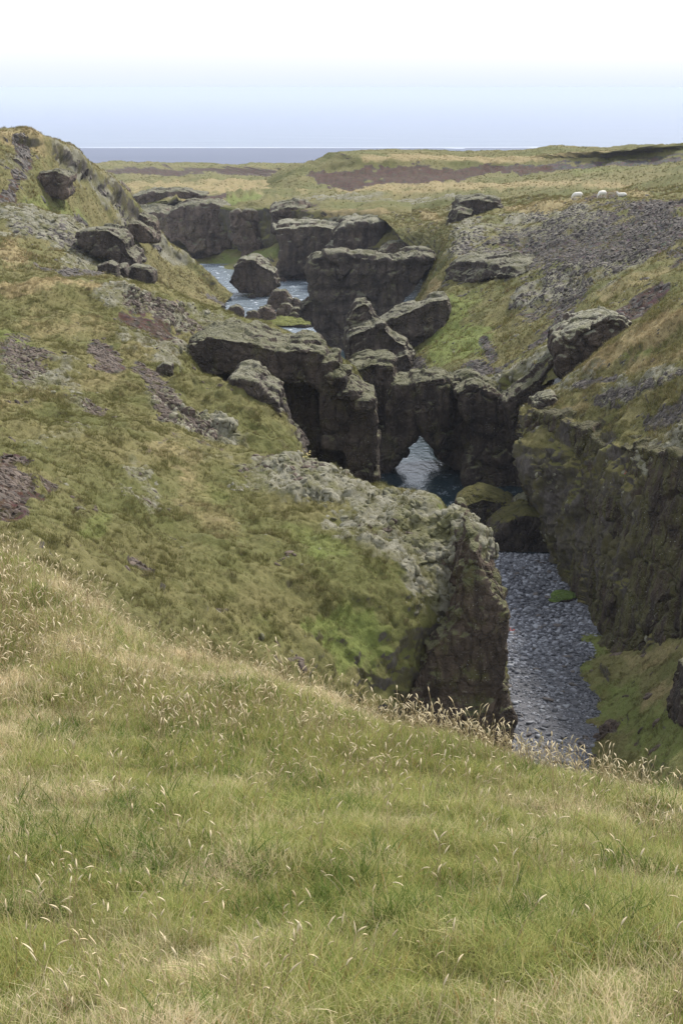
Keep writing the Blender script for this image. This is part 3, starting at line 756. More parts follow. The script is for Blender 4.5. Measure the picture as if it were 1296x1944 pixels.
def slab_mesh(parts):
    """parts: ('s', outline [(u, v)...], Y, depth[, lean]) or ('e', u, v, Y, rx, ry, rz, turn). One mesh of closed bodies."""
    bm = bmesh.new()
    for q in parts:
        if q[0] in 'sd':
            if q[0] == 's':
                outline, Y, D = q[1], q[2], q[3]
                lean = q[4] if len(q) > 4 else 0.0
                pts = [Vector(P(u, v, Y)) for u, v in outline]
                back = Vector((0, D, 0))
            else:                               # outline with a depth of its own at each point, and the way it runs back
                lean = 0.0
                pts = [Vector(P(*a)) for a in q[1]]
                back = Vector(q[2])
            taper = 0.94
            hull = []
            for k in range(len(pts)):          # break long straight edges
                a_, b_ = pts[k], pts[(k + 1) % len(pts)]
                hull.append(a_)
                L_ = (b_ - a_).length
                for t_ in ((0.33, 0.67) if L_ > 1.6 else (0.5,)):
                    nrm = (b_ - a_).cross(back).normalized()
                    jit = noise3(a_ * 1.7 + b_ * 0.9 + Vector((t_ * 9, 0, 0)))
                    hull.append(a_.lerp(b_, t_) + nrm * (0.09 * L_ * jit))
            pts = hull
            zmin = min(p.z for p in pts)
            pts = [p + Vector((0, lean * (p.z - zmin), 0)) for p in pts]
            c = sum(pts, Vector()) / len(pts)
            fr = [bm.verts.new(p) for p in pts]
            mk = [bm.verts.new(c + (p - c) * 1.02 + back * 0.45) for p in pts]
            bk = [bm.verts.new(c + (p - c) * taper + back) for p in pts]
            n = len(pts)
            f1 = bm.faces.new(fr); f2 = bm.faces.new(bk[::-1])
            for ra, rb in ((fr, mk), (mk, bk)):
                for k in range(n):
                    bm.faces.new((ra[k], rb[k], rb[(k + 1) % n], ra[(k + 1) % n]))
            bmesh.ops.triangulate(bm, faces=[f1, f2])
        else:
            _, u, v, Y, rx, ry, rz, turn = q
            m = Matrix.Translation(P(u, v, Y)) @ Matrix.Rotation(R(turn), 4, 'Z') @ Matrix.Diagonal((rx, ry, rz, 1))
            bmesh.ops.create_icosphere(bm, subdivisions=3, radius=1.0, matrix=m)
    bmesh.ops.recalc_face_normals(bm, faces=bm.faces)
    return bm


def evaluated(bm, mods, name='tmp'):
    me = bpy.data.meshes.new(name)
    bm.to_mesh(me); bm.free()
    o = bpy.data.objects.new(name, me)
    COL.objects.link(o)
    for t, kw in mods:
        m = o.modifiers.new(t, t)
        for a, b in kw.items(): setattr(m, a, b)
    dg = bpy.context.evaluated_depsgraph_get()
    ev = o.evaluated_get(dg)
    out = bpy.data.meshes.new_from_object(ev)
    bpy.data.objects.remove(o)
    bpy.data.meshes.remove(me)
    return out


def coords(me):
    a = np.empty(len(me.vertices) * 3, dtype=np.float32); me.vertices.foreach_get('co', a)
    return a.reshape(-1, 3).astype(float)


def normals(me):
    a = np.empty(len(me.vertices) * 3, dtype=np.float32); me.vertex_normals.foreach_get('vector', a)
    return a.reshape(-1, 3).astype(float)


def rock(name, parts, label, cat, mat, vox=0.14, rough=0.35, size=1.0, smooth=6, strata=0.5, cush=0.35, group=None, blocky=1.0, flute=0.35):
    me = evaluated(slab_mesh(parts), [('REMESH', dict(mode='VOXEL', voxel_size=vox * 1.4, adaptivity=0.0)), ('SMOOTH', dict(factor=0.5, iterations=smooth)), ('SUBSURF', dict(levels=1, render_levels=1, subdivision_type='CATMULL_CLARK'))] if vox > 0 else [], name)
    V = coords(me); N = normals(me)
    off = np.array((hash_of(label) % 97, hash_of(label) % 53, hash_of(label) % 31), float)
    q = V + off
    s = size
    wv = 0.35 * np.stack((fbm(q / (1.6 * s), 3, 61), fbm(q / (1.6 * s), 3, 62), fbm(q / (1.6 * s), 3, 63)), 1)
    up = sstep(0.35, 0.75, N[:, 2] + 0.25 * fbm(q / (0.9 * s), 3, 65))
    b1, b2, bc = worley(q * np.array((1, 1, 0.7)) / (2.1 * s) + wv, 66)
    c1, c2, cc = worley(q / (0.8 * s) + wv, 67)
    h = rough * (1.1 * fbm(q / (2.6 * s), 4, 68) + 1.4 * blocky * (bc - 0.5) * sstep(0, 0.16, b2 - b1) - 0.5 * blocky * (1 - sstep(0, 0.10, b2 - b1)))
    h += rough * (0.35 * (cc - 0.5) * sstep(0, 0.3, c2 - c1) + 0.35 * fbm(q / (0.55 * s), 3, 69)) * (1 - 0.7 * up)
    lay = vnoise(np.stack((q[:, 0] / (9 * s), q[:, 1] / (9 * s), q[:, 2] / (0.75 * s)), 1), 70)
    h += rough * strata * lay * (1 - up)
    fl = np.abs(vnoise(np.stack((q[:, 0] / (1.7 * s), q[:, 1] / (1.7 * s), q[:, 2] / (8 * s)), 1) + 0.25 * wv, 72))
    h -= rough * flute * (1 - sstep(0.0, 0.22, fl)) * (1 - up)
    h += rough * 0.8 * fbm(q / (5.5 * s), 2, 73)
    m1, m2, mc = worley(V / (0.85 * s) + 0.3 * wv, 71)
    h += cush * s * up * np.sqrt(np.clip(1 - (m1 / 0.85) ** 2, 0, 1)) * (0.45 + 0.6 * mc)
    V = V + N * h[:, None]
    me.vertices.foreach_set('co', V.astype(np.float32).ravel())
    me.polygons.foreach_set('use_smooth', np.ones(len(me.polygons), dtype=bool))
    me.materials.clear(); me.materials.append(mat)
    me.update()
    # the object's own origin sits at its foot
    c = V.mean(0); c[2] = V[:, 2].min()
    me.transform(Matrix.Translation(Vector(-c)))
    me.name = name
    o = bpy.data.objects.new(name, me)
    o.location = Vector(c)
    COL.objects.link(o)
    return tag(o, label, cat, group)


def hash_of(s):
    n = 7
    for ch in s: n = (n * 131 + ord(ch)) & 0xFFFFFF
    return n


G_CLIFF = 'rock walls standing along the gorge'
# --- far bend of the gorge
rock('cliff', [('s', [(246, 402), (262, 404), (300, 402), (322, 408), (335, 398), (360, 388), (398, 384), (420, 392), (434, 400), (436, 440), (440, 466), (424, 474), (400, 480), (362, 482), (346, 470), (338, 452), (322, 462), (316, 440), (300, 462), (270, 440), (250, 420)], 298, 16, 0.06),
               ('s', [(352, 478), (428, 470), (420, 502), (362, 504)], 301, 10)],
     'broad grey cliff face with an overhung dark foot at the far bend', 'cliff', M_ROCKFAR, 0.32, 0.7, 2.2, 3, 0.7, 0.18, G_CLIFF)
rock('cliff', [('s', [(246, 372), (300, 366), (345, 365), (392, 374), (396, 380), (350, 382), (318, 392), (296, 400), (256, 398)], 322, 12)],
     'low dark ledge under the turf behind the far grey cliff', 'ledge', M_ROCKFAR, 0.32, 0.6, 2.0, 3, 0.8, 0.18)
rock('cliff', [('s', [(438, 410), (452, 404), (486, 404), (520, 410), (528, 430), (527, 478), (506, 494), (478, 506), (452, 512), (462, 480), (452, 466), (440, 452), (443, 432)], 286, 13, 0.05)],
     'pale streaked rock wall right of the broad far cliff', 'cliff', M_ROCKFAR, 0.32, 0.7, 2.0, 3, 0.6, 0.18, G_CLIFF)
rock('cliff', [('s', [(509, 402), (528, 393), (560, 389), (582, 394), (586, 412), (566, 424), (540, 436), (516, 444), (512, 424)], 274, 11)],
     'small square dark crag behind the flat topped gorge cliff', 'crag', M_ROCKFAR, 0.28, 0.6, 1.7, 3, 0.8, 0.18)
rock('cliff', [('s', [(519, 440), (540, 434), (575, 430), (618, 429), (640, 432), (642, 450), (634, 478), (630, 506), (590, 522), (528, 526), (530, 500), (536, 475), (528, 458)], 258, 15, 0.03),
               ('s', [(630, 448), (650, 432), (668, 427), (705, 423), (730, 424), (736, 440), (724, 450), (730, 468), (714, 480), (700, 500), (630, 510), (624, 480)], 250, 14, 0.10)],
     'flat topped dark cliff with pale mossy top above the river bend', 'cliff', M_PALE, 0.26, 0.65, 1.9, 3, 0.6, 0.21, G_CLIFF)
for out, Y, lab in (([(756, 450), (764, 434), (780, 424), (800, 423), (816, 434), (800, 446), (786, 457), (768, 459)], 240, 'angular dark boulder on the tan slope, upper left of three'),
                    ([(793, 452), (804, 440), (818, 436), (829, 440), (824, 454), (806, 460)], 236, 'smaller grey boulder on the tan slope, right of three'),
                    ([(718, 482), (736, 466), (762, 457), (786, 464), (798, 480), (790, 492), (740, 496)], 226, 'long dark boulder with mossy back, lowest of three on slope')):
    rock('boulder', [('s', out, Y, 5)], lab, 'boulder', M_ROCKFAR, 0.2, 0.35, 1.3, 3, 0.3, 0.15, 'boulders on the tan slope')
# --- the big rock in midstream
rock('cliff', [('s', [(588, 506), (600, 493), (622, 487), (690, 487), (730, 491), (746, 497), (762, 489), (800, 484), (822, 489), (828, 499), (806, 530), (772, 570), (738, 604), (720, 640), (662, 665), (632, 674), (610, 668), (606, 650), (594, 626), (586, 608), (590, 590), (586, 560), (592, 545), (587, 528)], 186, 10, 0.0),
               ('s', [(564, 592), (572, 576), (592, 572), (600, 600), (590, 614), (570, 610)], 188, 5)],
     'massive dark rock wall beside the river in mid gorge', 'cliff', M_ROCK, 0.17, 0.5, 1.5, 3, 0.9, 0.18, G_CLIFF)
rock('rock_outcrop', [('s', [(658, 612), (664, 592), (676, 579), (692, 575), (704, 586), (712, 604), (706, 616), (668, 622)], 143, 3.2),
                      ('s', [(650, 668), (654, 648), (668, 634), (700, 624), (722, 618), (748, 640), (770, 655), (782, 680), (778, 706), (730, 706), (656, 694)], 139, 6),
                      ('s', [(722, 706), (748, 680), (774, 672), (786, 694), (782, 716), (740, 716)], 137.5, 5)],
     'humped outcrop with a knob on top left of the grassy bowl', 'outcrop', M_ROCK, 0.11, 0.32, 1.0, 3, 0.5, 0.18)
rock('rock_outcrop', [('s', [(716, 622), (744, 604), (775, 592), (820, 572), (852, 566), (858, 590), (846, 622), (815, 644), (790, 664), (764, 668), (740, 640)], 147, 6)],
     'craggy dark rib running up from the humped outcrop to the ledge', 'outcrop', M_ROCK, 0.13, 0.35, 1.1, 3, 0.7, 0.15)
rock('rock_ledge', [('d', [(839, 512, 163), (856, 501, 163), (900, 498, 160), (932, 503, 157), (960, 504, 154.5), (990, 508, 151.5), (1004, 518, 150), (978, 532, 151), (944, 533, 154), (920, 530, 156), (900, 537, 157.5), (862, 543, 161), (842, 537, 162.5)], (2, 8, 0.3))],
     'long dark rock band halfway up the right hand slope', 'ledge', M_ROCK, 0.14, 0.4, 1.2, 3, 0.9, 0.18)
rock('rock_outcrop', [('s', [(866, 398), (874, 384), (905, 379), (944, 384), (951, 398), (930, 404), (905, 412), (880, 420), (868, 412)], 207, 6),
                      ('s', [(856, 420), (872, 404), (900, 404), (892, 430), (880, 452), (852, 466), (852, 440)], 204, 5)],
     'grey moss covered crag on the plateau rim below the mesa', 'crag', M_ROCK, 0.17, 0.45, 1.4, 3, 0.5, 0.27)
# --- the rock arch
rock('rock_arch', [('s', [(660, 708), (676, 696), (700, 692), (741, 691), (750, 700), (749, 742), (738, 756), (733, 800), (728, 850), (720, 900), (716, 960), (655, 960), (655, 760)], 112, 7),
                   ('s', [(736, 772), (742, 745), (752, 732), (780, 730), (786, 722), (800, 718), (846, 722), (868, 738), (900, 742), (910, 780), (904, 830), (896, 880), (892, 948), (886, 918), (876, 898), (844, 880), (825, 862), (807, 838), (798, 820), (793, 832), (781, 842), (770, 861), (755, 879), (738, 898), (730, 916), (716, 970), (708, 900)], 110, 5.0),
                   ('s', [(786, 728), (800, 718), (838, 720), (852, 740), (852, 800), (846, 850), (818, 852), (802, 830), (792, 800)], 109.4, 4),
                   ('s', [(866, 748), (900, 732), (930, 748), (962, 768), (980, 748), (1004, 772), (1006, 860), (1004, 962), (950, 968), (882, 950), (886, 900), (900, 860), (886, 800)], 106, 9)],
     'natural rock arch spanning the dark pool, its top edged with moss', 'rock arch', M_DARKROCK, 0.11, 0.3, 0.95, 3, 0.35, 0.18)
rock('cliff', [('s', [(955, 770), (990, 740), (1050, 686), (1064, 700), (1050, 740), (1020, 780), (1010, 850), (970, 850)], 103.5, 6)],
     'narrow dark wall climbing from arch to moss capped block', 'cliff', M_DARKROCK, 0.12, 0.3, 1.0, 3, 0.4, 0.18, G_CLIFF)
rock('rock_outcrop', [('s', [(1052, 660), (1062, 648), (1090, 634), (1130, 616), (1164, 604), (1182, 610), (1197, 628), (1196, 642), (1168, 664), (1120, 700), (1085, 724), (1064, 712)], 100, 7)],
     'large rock block capped in pale moss above right gorge wall', 'outcrop', M_PALE, 0.10, 0.28, 0.9, 3, 0.3, 0.24)
rock('boulder', [('s', [(1010, 800), (1014, 776), (1030, 762), (1052, 756), (1064, 768), (1062, 790), (1046, 806), (1020, 808)], 89.5, 3.5)],
     'rounded mossy boulder at the top corner of right gorge wall', 'boulder', M_ROCK, 0.08, 0.16, 0.6, 3, 0.2, 0.18)
# --- left wall of the gorge opposite the arch
rock('cliff', [('s', [(350, 694), (358, 664), (376, 650), (400, 644), (440, 646), (478, 656), (530, 668), (590, 668), (612, 678), (622, 698), (619, 722), (600, 732), (540, 728), (480, 726), (420, 708), (372, 706)], 96.0, 8),
               ('s', [(470, 720), (612, 722), (620, 745), (616, 850), (592, 872), (545, 850), (500, 790)], 98.2, 6),
               ('s', [(606, 716), (616, 694), (642, 690), (650, 722), (668, 742), (692, 764), (716, 775), (720, 800), (717, 855), (714, 945), (660, 930), (654, 862), (612, 850), (606, 780)], 95.4, 7),
               ('s', [(560, 852), (662, 848), (668, 940), (600, 940), (565, 905)], 98.6, 5),
               ('e', 640, 722, 95.2, 0.8, 0.9, 0.45, 0), ('e', 662, 748, 95.0, 0.9, 0.8, 0.45, 20), ('e', 688, 768, 94.9, 0.75, 0.8, 0.42, 0), ('e', 652, 706, 96, 0.7, 0.8, 0.45, 0)],
     'sheer dark wall under a moss draped overhang left of the arch', 'cliff', M_DARKROCK, 0.10, 0.24, 0.9, 3, 0.3, 0.23, G_CLIFF)
rock('cliff', [('s', [(424, 742), (440, 724), (478, 728), (500, 752), (530, 770), (538, 800), (546, 838), (566, 866), (584, 896), (520, 910), (484, 890), (452, 820)], 82.6, 7)],
     'ragged mossy crag on the left slope in front of sheer wall', 'crag', M_ROCK, 0.09, 0.26, 0.8, 3, 0.4, 0.24, G_CLIFF)
# --- nose of the near left hill
rock('cliff', [('s', [(740, 1420), (772, 1360), (786, 1300), (808, 1250), (842, 1228), (866, 1186), (880, 1130), (892, 1092), (904, 1064), (918, 1078), (926, 1108), (938, 1142), (956, 1175), (968, 1195), (964, 1230), (969, 1270), (960, 1330), (968, 1380), (965, 1440), (860, 1450)], 55.9, 9, 0.16)],
     'broad dark crag at the nose of the near left hill', 'crag', M_BROWNROCK, 0.08, 0.26, 0.75, 3, 0.35, 0.25, G_CLIFF)
rock('cliff', [('d', [(991, 812, 88.2), (1004, 788, 88.7), (1030, 786, 88.2), (1066, 798, 85.7), (1120, 828, 82.2), (1154, 862, 79.2), (1146, 960, 77.7), (1140, 1060, 76.5), (1150, 1190, 74.9), (1140, 1230, 74.3), (1104, 1150, 79.5), (1062, 1100, 84.5), (1046, 1045, 85.6), (1020, 965, 86.3), (1000, 900, 86.9)], (5, 5.5, 0))],
     'mossy dark face of the right gorge wall beside the arch', 'cliff', M_WALL, 0.12, 0.32, 1.0, 3, 0.2, 0.25, G_CLIFF)
rock('cliff', [('d', [(1128, 960, 78.1), (1148, 874, 78.1), (1172, 842, 76.5), (1220, 854, 73.3), (1296, 872, 69.1), (1450, 860, 62.1), (1460, 1200, 58.3), (1300, 1245, 64.7), (1210, 1240, 69.5), (1150, 1296, 71.9), (1106, 1318, 70.2), (1128, 1262, 72.1), (1140, 1190, 74.7), (1136, 1070, 76.1)], (5, 5.5, 0))],
     'bulging brown black face of right gorge wall above the grassy bank', 'cliff', M_WALL, 0.12, 0.34, 1.0, 3, 0.2, 0.25, G_CLIFF)
rock('cliff', [('s', [(1296, 1425), (1298, 1370), (1303, 1330), (1312, 1300), (1400, 1270), (1420, 1440), (1330, 1450)], 54, 3)],
     'dark rock edge at the right end of the grassy bank', 'crag', M_DARKROCK, 0.06, 0.15, 0.5, 3, 0.3, 0.06)
# --- boulders by the water
rock('boulder', [('s', [(866, 1000), (872, 968), (892, 954), (918, 945), (944, 952), (972, 964), (988, 976), (980, 1004), (950, 1016), (890, 1020)], 95.5, 4.5)],
     'dark boulder with yellow moss in the pool below the arch', 'boulder', M_YMOSS, 0.08, 0.14, 0.8, 5, 0.15, 0.05, 'mossy boulders damming the pool')
rock('boulder', [('s', [(926, 1036), (940, 1012), (964, 992), (1000, 980), (1032, 984), (1056, 1000), (1064, 1044), (1040, 1056), (950, 1056)], 90.2, 4)],
     'largest yellow mossed boulder at the far end of gravel bed', 'boulder', M_YMOSS, 0.08, 0.14, 0.8, 5, 0.15, 0.05, 'mossy boulders damming the pool')
rock('boulder', [('s', [(968, 992), (984, 966), (1010, 950), (1030, 952), (1030, 1000), (1000, 1004)], 94, 3)],
     'grey slanting boulder wedged between yellow mossed one and wall', 'boulder', M_DARKROCK, 0.08, 0.1, 0.7, 5, 0.15, 0.02, 'mossy boulders damming the pool')
rock('boulder', [('s', [(430, 536), (440, 512), (458, 498), (482, 495), (500, 506), (522, 520), (530, 540), (520, 560), (490, 566), (450, 560)], 238, 7)],
     'big round boulder with pale mossy crown at the river bend', 'boulder', M_PALE, 0.2, 0.5, 1.5, 5, 0.2, 0.4)
BANK = [((572, 524), 12, 262, 'dark rock left of the massive wall on far bank'), ((548, 520), 13, 262, 'rounded rock with mossy back on far bank beyond the boulder'), ((532, 530), 10, 258, 'low flat rock touching the water beside the big round boulder')]
for (u, v), r, Y, lab in BANK:
    rock('boulder', [('s', [(u - r * 1.3, v + r * 0.7), (u - r, v - r * 0.3), (u - r * 0.2, v - r), (u + r * 0.8, v - r * 0.6), (u + r * 1.3, v + r * 0.3), (u + r, v + r)], Y, r * 0.12)], lab, 'boulder', M_ROCKFAR, 0.16, 0.25, 1.0, 3, 0.2, 0.12, 'boulders along the river')
RIVER = [(532, 572, 22, 'mossy boulder topmost of the cluster in the river'), (556, 580, 15, 'grey mossy boulder right in the river cluster'), (543, 592, 16, 'dark boulder low in the middle of the river cluster'),
         (503, 601, 19, 'wide moss topped boulder left of the river cluster'), (478, 606, 14, 'dark low boulder nearest the left bank'), (566, 598, 14, 'boulder at the foot of the massive wall'),
         (446, 596, 15, 'mossy boulder on the left shore by the hill foot'), (556, 604, 11, 'small grey boulder by the grassy islet')]
for u, v, r, lab in RIVER:
    base = v + r * 0.8
    Y = PZ(u, base, -30.1)[1]
    rock('boulder', [('s', [(u - r * 1.1, base + 3), (u - r * 1.15, v), (u - r * 0.5, v - r * 0.85), (u + r * 0.4, v - r * 0.9), (u + r * 1.1, v - r * 0.1), (u + r * 1.1, base + 3)], Y, r * 0.1)], lab, 'boulder', M_ROCKFAR, 0.13, 0.22, 1.0, 3, 0.2, 0.15, 'boulders along the river')
for u, v, r, lab in ((478, 562, 7, 'small dark stone in the water before the big round boulder'), (490, 558, 9, 'dark stone leaning on the big round boulder')):
    base = v + r * 0.8
    rock('boulder', [('s', [(u - r * 1.2, base), (u - r, v), (u, v - r * 0.8), (u + r, v), (u + r * 1.2, base)], PZ(u, base, -30.1)[1], 1.0)], lab, 'boulder', M_DARKROCK, 0.12, 0.1, 0.8, 3, 0.2, 0.02, 'boulders along the river')
rock('islet', [('e', 545, 613, PZ(545, 614, -30)[1], 3.4, 3.6, 0.5, 0), ('e', 575, 615, PZ(575, 616, -30)[1], 1.8, 3.0, 0.45, 0), ('e', 515, 614, PZ(515, 615, -30)[1], 1.8, 3.0, 0.35, 0)],
     'low grassy islet in the river in front of the boulders', 'islet', rock_mat('islet_turf', 1.2, (1, 1, 1), 1.0, (0.16, 0.17, 0.04), 0.8), 0.12, 0.12, 1.0, 3, 0.1, 0.2)
rock('islet', [('e', 1068, 1132, PZ(1068, 1134, -26)[1], 0.75, 0.9, 0.16, 0), ('e', 1052, 1140, PZ(1052, 1142, -26)[1], 0.4, 0.5, 0.10, 0)],
     'small green moss patch on the gravel bed by the right wall', 'moss patch', rock_mat('gravel_turf', 0.7, (1, 1, 1), 1.0, (0.10, 0.15, 0.03), 0.8), 0.05, 0.05, 0.5, 3, 0.1, 0.1)
# --- rocks on the left hills
rock('rock_outcrop', [('s', [(48, 360), (62, 346), (76, 330), (102, 324), (124, 332), (133, 338), (131, 348), (124, 354), (131, 366), (126, 376), (112, 379), (92, 372), (64, 366)], 181, 6)],
     'overhanging dark rock on the far left hill beside the path', 'outcrop', M_ROCKFAR, 0.14, 0.3, 1.0, 3, 0.4, 0.18)
rock('rock_outcrop', [('s', [(-20, 318), (4, 304), (30, 302), (46, 314), (40, 324), (10, 328)], 180, 4)],
     'low rock ledge at the left edge of the far hill', 'outcrop', M_ROCKFAR, 0.14, 0.25, 1.0, 3, 0.4, 0.15)
rock('rock_outcrop', [('s', [(104, 288), (112, 272), (128, 274), (140, 288), (138, 306), (126, 302)], 199, 4)],
     'small crag on the skyline of the far left hill', 'crag', M_ROCKFAR, 0.14, 0.3, 0.9, 3, 0.5, 0.12)
rock('rock_outcrop', [('s', [(205, 350), (222, 346), (240, 366), (246, 392), (270, 408), (292, 432), (300, 458), (288, 462), (270, 446), (246, 424), (226, 396), (210, 372)], 219, 6)],
     'jagged rock rib down the right edge of far left hill', 'crag', M_ROCKFAR, 0.18, 0.4, 1.2, 3, 0.5, 0.18)
rock('rock_outcrop', [('s', [(243, 428), (262, 424), (286, 440), (296, 452), (284, 464), (262, 458), (246, 446)], 212, 4)],
     'overhanging mossy rock below the jagged rib on far hill', 'outcrop', M_ROCKFAR, 0.16, 0.3, 1.0, 3, 0.4, 0.18)
rock('rock_outcrop', [('s', [(142, 452), (148, 442), (172, 440), (206, 438), (230, 450), (243, 464), (240, 478), (258, 492), (266, 508), (236, 510), (214, 494), (180, 484), (158, 468)], 153, 6)],
     'dark slanting outcrop on the mossy mound, highest one', 'outcrop', M_ROCK, 0.12, 0.3, 1.0, 3, 0.5, 0.18)
for out, Y, lab in (([(234, 540), (236, 520), (252, 508), (276, 511), (292, 524), (292, 542), (262, 546)], 146, 'mossy dome rock at the right foot of the mossy mound'),
                    ([(180, 528), (186, 508), (204, 500), (220, 508), (226, 530), (204, 540)], 143, 'pale mossy dome rock left of the other domes'),
                    ([(216, 536), (220, 512), (232, 508), (242, 522), (240, 540)], 145, 'narrow dark rock between two mossy domes')):
    rock('boulder', [('s', out, Y, 4)], lab, 'boulder', M_ROCK, 0.11, 0.18, 0.9, 3, 0.2, 0.18, 'rocks at the foot of the mossy mound')
for out, Y, lab in (([(302, 722), (300, 700), (312, 690), (326, 696), (326, 716), (318, 730)], 86, 'upright grey rock standing in the stony scar on left slope'),
                    ([(310, 770), (312, 752), (326, 748), (334, 764), (328, 780)], 83, 'small grey rock below the upright one'),
                    ([(288, 808), (292, 790), (310, 784), (322, 796), (318, 812)], 78, 'lowest grey rock of the stony scar'),
                    ([(100, 712), (104, 702), (122, 702), (136, 710), (126, 720)], 84, 'lone flat stone lying on the grassy left slope')):
    rock('boulder', [('s', out, Y, 1.2)], lab, 'rock', M_ROCK, 0.05, 0.1, 0.4, 3, 0.3, 0.03, 'loose rocks on the left slope')

# ------------------------------------------------------------------ scattered ground cover
def scatter(name, pts, rot, scl, idx, attrs, sources, mat=None):
    """Points carrying rotation, scale and kind; each gets a copy of one of the source meshes."""
    me = bpy.data.meshes.new(name)
    n = len(pts)
    me.vertices.add(n)
    me.vertices.foreach_set('co', np.asarray(pts, np.float32).ravel())
    a = me.attributes.new('rot', 'FLOAT_VECTOR', 'POINT'); a.data.foreach_set('vector', np.asarray(rot, np.float32).ravel())
    a = me.attributes.new('scl', 'FLOAT_VECTOR', 'POINT'); a.data.foreach_set('vector', np.asarray(scl, np.float32).ravel())
    a = me.attributes.new('idx', 'INT', 'POINT'); a.data.foreach_set('value', np.asarray(idx, np.int32))
    for k, v in attrs.items():
        a = me.attributes.new(k, 'FLOAT', 'POINT'); a.data.foreach_set('value', np.asarray(v, np.float32))
    o = bpy.data.objects.new(name, me)
    COL.objects.link(o)
    o['kind'] = 'stuff'
    src = bpy.data.collections.new(name + '_source')
    for k, m in enumerate(sources):
        q = bpy.data.objects.new('%s_kind_%02d' % (name, k), m)
        src.objects.link(q)
    g = bpy.data.node_groups.new(name, 'GeometryNodeTree')
    g.interface.new_socket('Geometry', in_out='INPUT', socket_type='NodeSocketGeometry')
    g.interface.new_socket('Geometry', in_out='OUTPUT', socket_type='NodeSocketGeometry')
    N, L = g.nodes, g.links
    gi = N.new('NodeGroupInput'); go = N.new('NodeGroupOutput')
    ip = N.new('GeometryNodeInstanceOnPoints')
    ci = N.new('GeometryNodeCollectionInfo')
    ci.inputs['Collection'].default_value = src
    ci.inputs['Separate Children'].default_value = True
    ci.inputs['Reset Children'].default_value = True
    def named(an, t):
        x = N.new('GeometryNodeInputNamedAttribute'); x.data_type = t
        x.inputs['Name'].default_value = an
        return x.outputs['Attribute']
    e2r = N.new('FunctionNodeEulerToRotation')
    L.new(named('rot', 'FLOAT_VECTOR'), e2r.inputs[0])
    L.new(gi.outputs[0], ip.inputs['Points'])
    L.new(ci.outputs[0], ip.inputs['Instance'])
    ip.inputs['Pick Instance'].default_value = True
    L.new(named('idx', 'INT'), ip.inputs['Instance Index'])
    L.new(e2r.outputs[0], ip.inputs['Rotation'])
    L.new(named('scl', 'FLOAT_VECTOR'), ip.inputs['Scale'])
    L.new(ip.outputs[0], go.inputs[0])
    m = o.modifiers.new('scatter', 'NODES'); m.node_group = g
    return o


def sample(key, n, weight, margin=160, yw=1.0):
    """n random points on a ground sheet, by area times weight per vertex; only where the valley opens to view."""
    o, V, F, m, steep = GROUNDS[key]
    a, b, c, d = (V[F[:, i]] for i in range(4))
    cr = np.cross(c - a, d - b)
    area = 0.5 * np.linalg.norm(cr, axis=1)
    ctr = (a + b + c + d) / 4
    u, v, dep = proj(ctr)
    facing = (cr * -ctr).sum(1) * np.sign(cr[:, 2] + 1e-9)
    ok = (u > -margin) & (u < 1296 + margin) & (v > -50) & (v < 1990) & (ctr[:, 1] > 1.2) & (facing > -0.15 * np.linalg.norm(cr, axis=1) * dep)
    w = area * weight[F].mean(1) * ok / np.maximum(ctr[:, 1], 1) ** (yw - 1)
    if w.sum() <= 0: return np.zeros((0, 3)), np.zeros(0, int), np.zeros((0, 3))
    f = rng.choice(len(F), n, p=w / w.sum())
    s, t = rng.random(n)[:, None], rng.random(n)[:, None]
    p = (a[f] * (1 - s) + b[f] * s) * (1 - t) + (d[f] * (1 - s) + c[f] * s) * t
    nn = cr[f] / (np.linalg.norm(cr[f], axis=1, keepdims=True) + 1e-9)
    nn *= np.sign(nn[:, 2:3] + 1e-9)
    return p, F[f, 0], nn


def tuft_mesh(name, blades, hmin, hmax, rad, width, bend, mat, seg=3, seed=0, wind=(0.25, 0.0)):
    r = np.random.default_rng(seed)
    V, F, tone, tip = [], [], [], []
    for _ in range(blades):
        a = r.random() * 2 * math.pi; d = rad * math.sqrt(r.random())
        x, y = d * math.cos(a), d * math.sin(a)
        h = hmin + (hmax - hmin) * r.random() ** 1.3
        la = r.random() * 2 * math.pi
        bx, by = bend * (r.random() ** 0.7) * math.cos(la) + wind[0], bend * (r.random() ** 0.7) * math.sin(la) + wind[1]
        fa = r.random() * math.pi
        wx, wy = math.cos(fa) * width / 2, math.sin(fa) * width / 2
        t0 = r.random()
        base = len(V)
        for k in range(seg + 1):
            t = k / seg
            q = (x + h * bx * t * t, y + h * by * t * t, h * (t - 0.28 * (bx * bx + by * by) * t * t) - 0.01)
            ww = (1 - t) ** 0.7 if k < seg else 0.08
            V.append((q[0] - wx * ww, q[1] - wy * ww, q[2])); V.append((q[0] + wx * ww, q[1] + wy * ww, q[2]))
            tone += [t0, t0]; tip += [t, t]
        for k in range(seg):
            i = base + 2 * k
            F.append((i, i + 1, i + 3, i + 2))
    o = mesh_from(name, V, F, mat, {'tone': tone, 'tip': tip}, link=False)
    me = o.data; bpy.data.objects.remove(o)
    return me


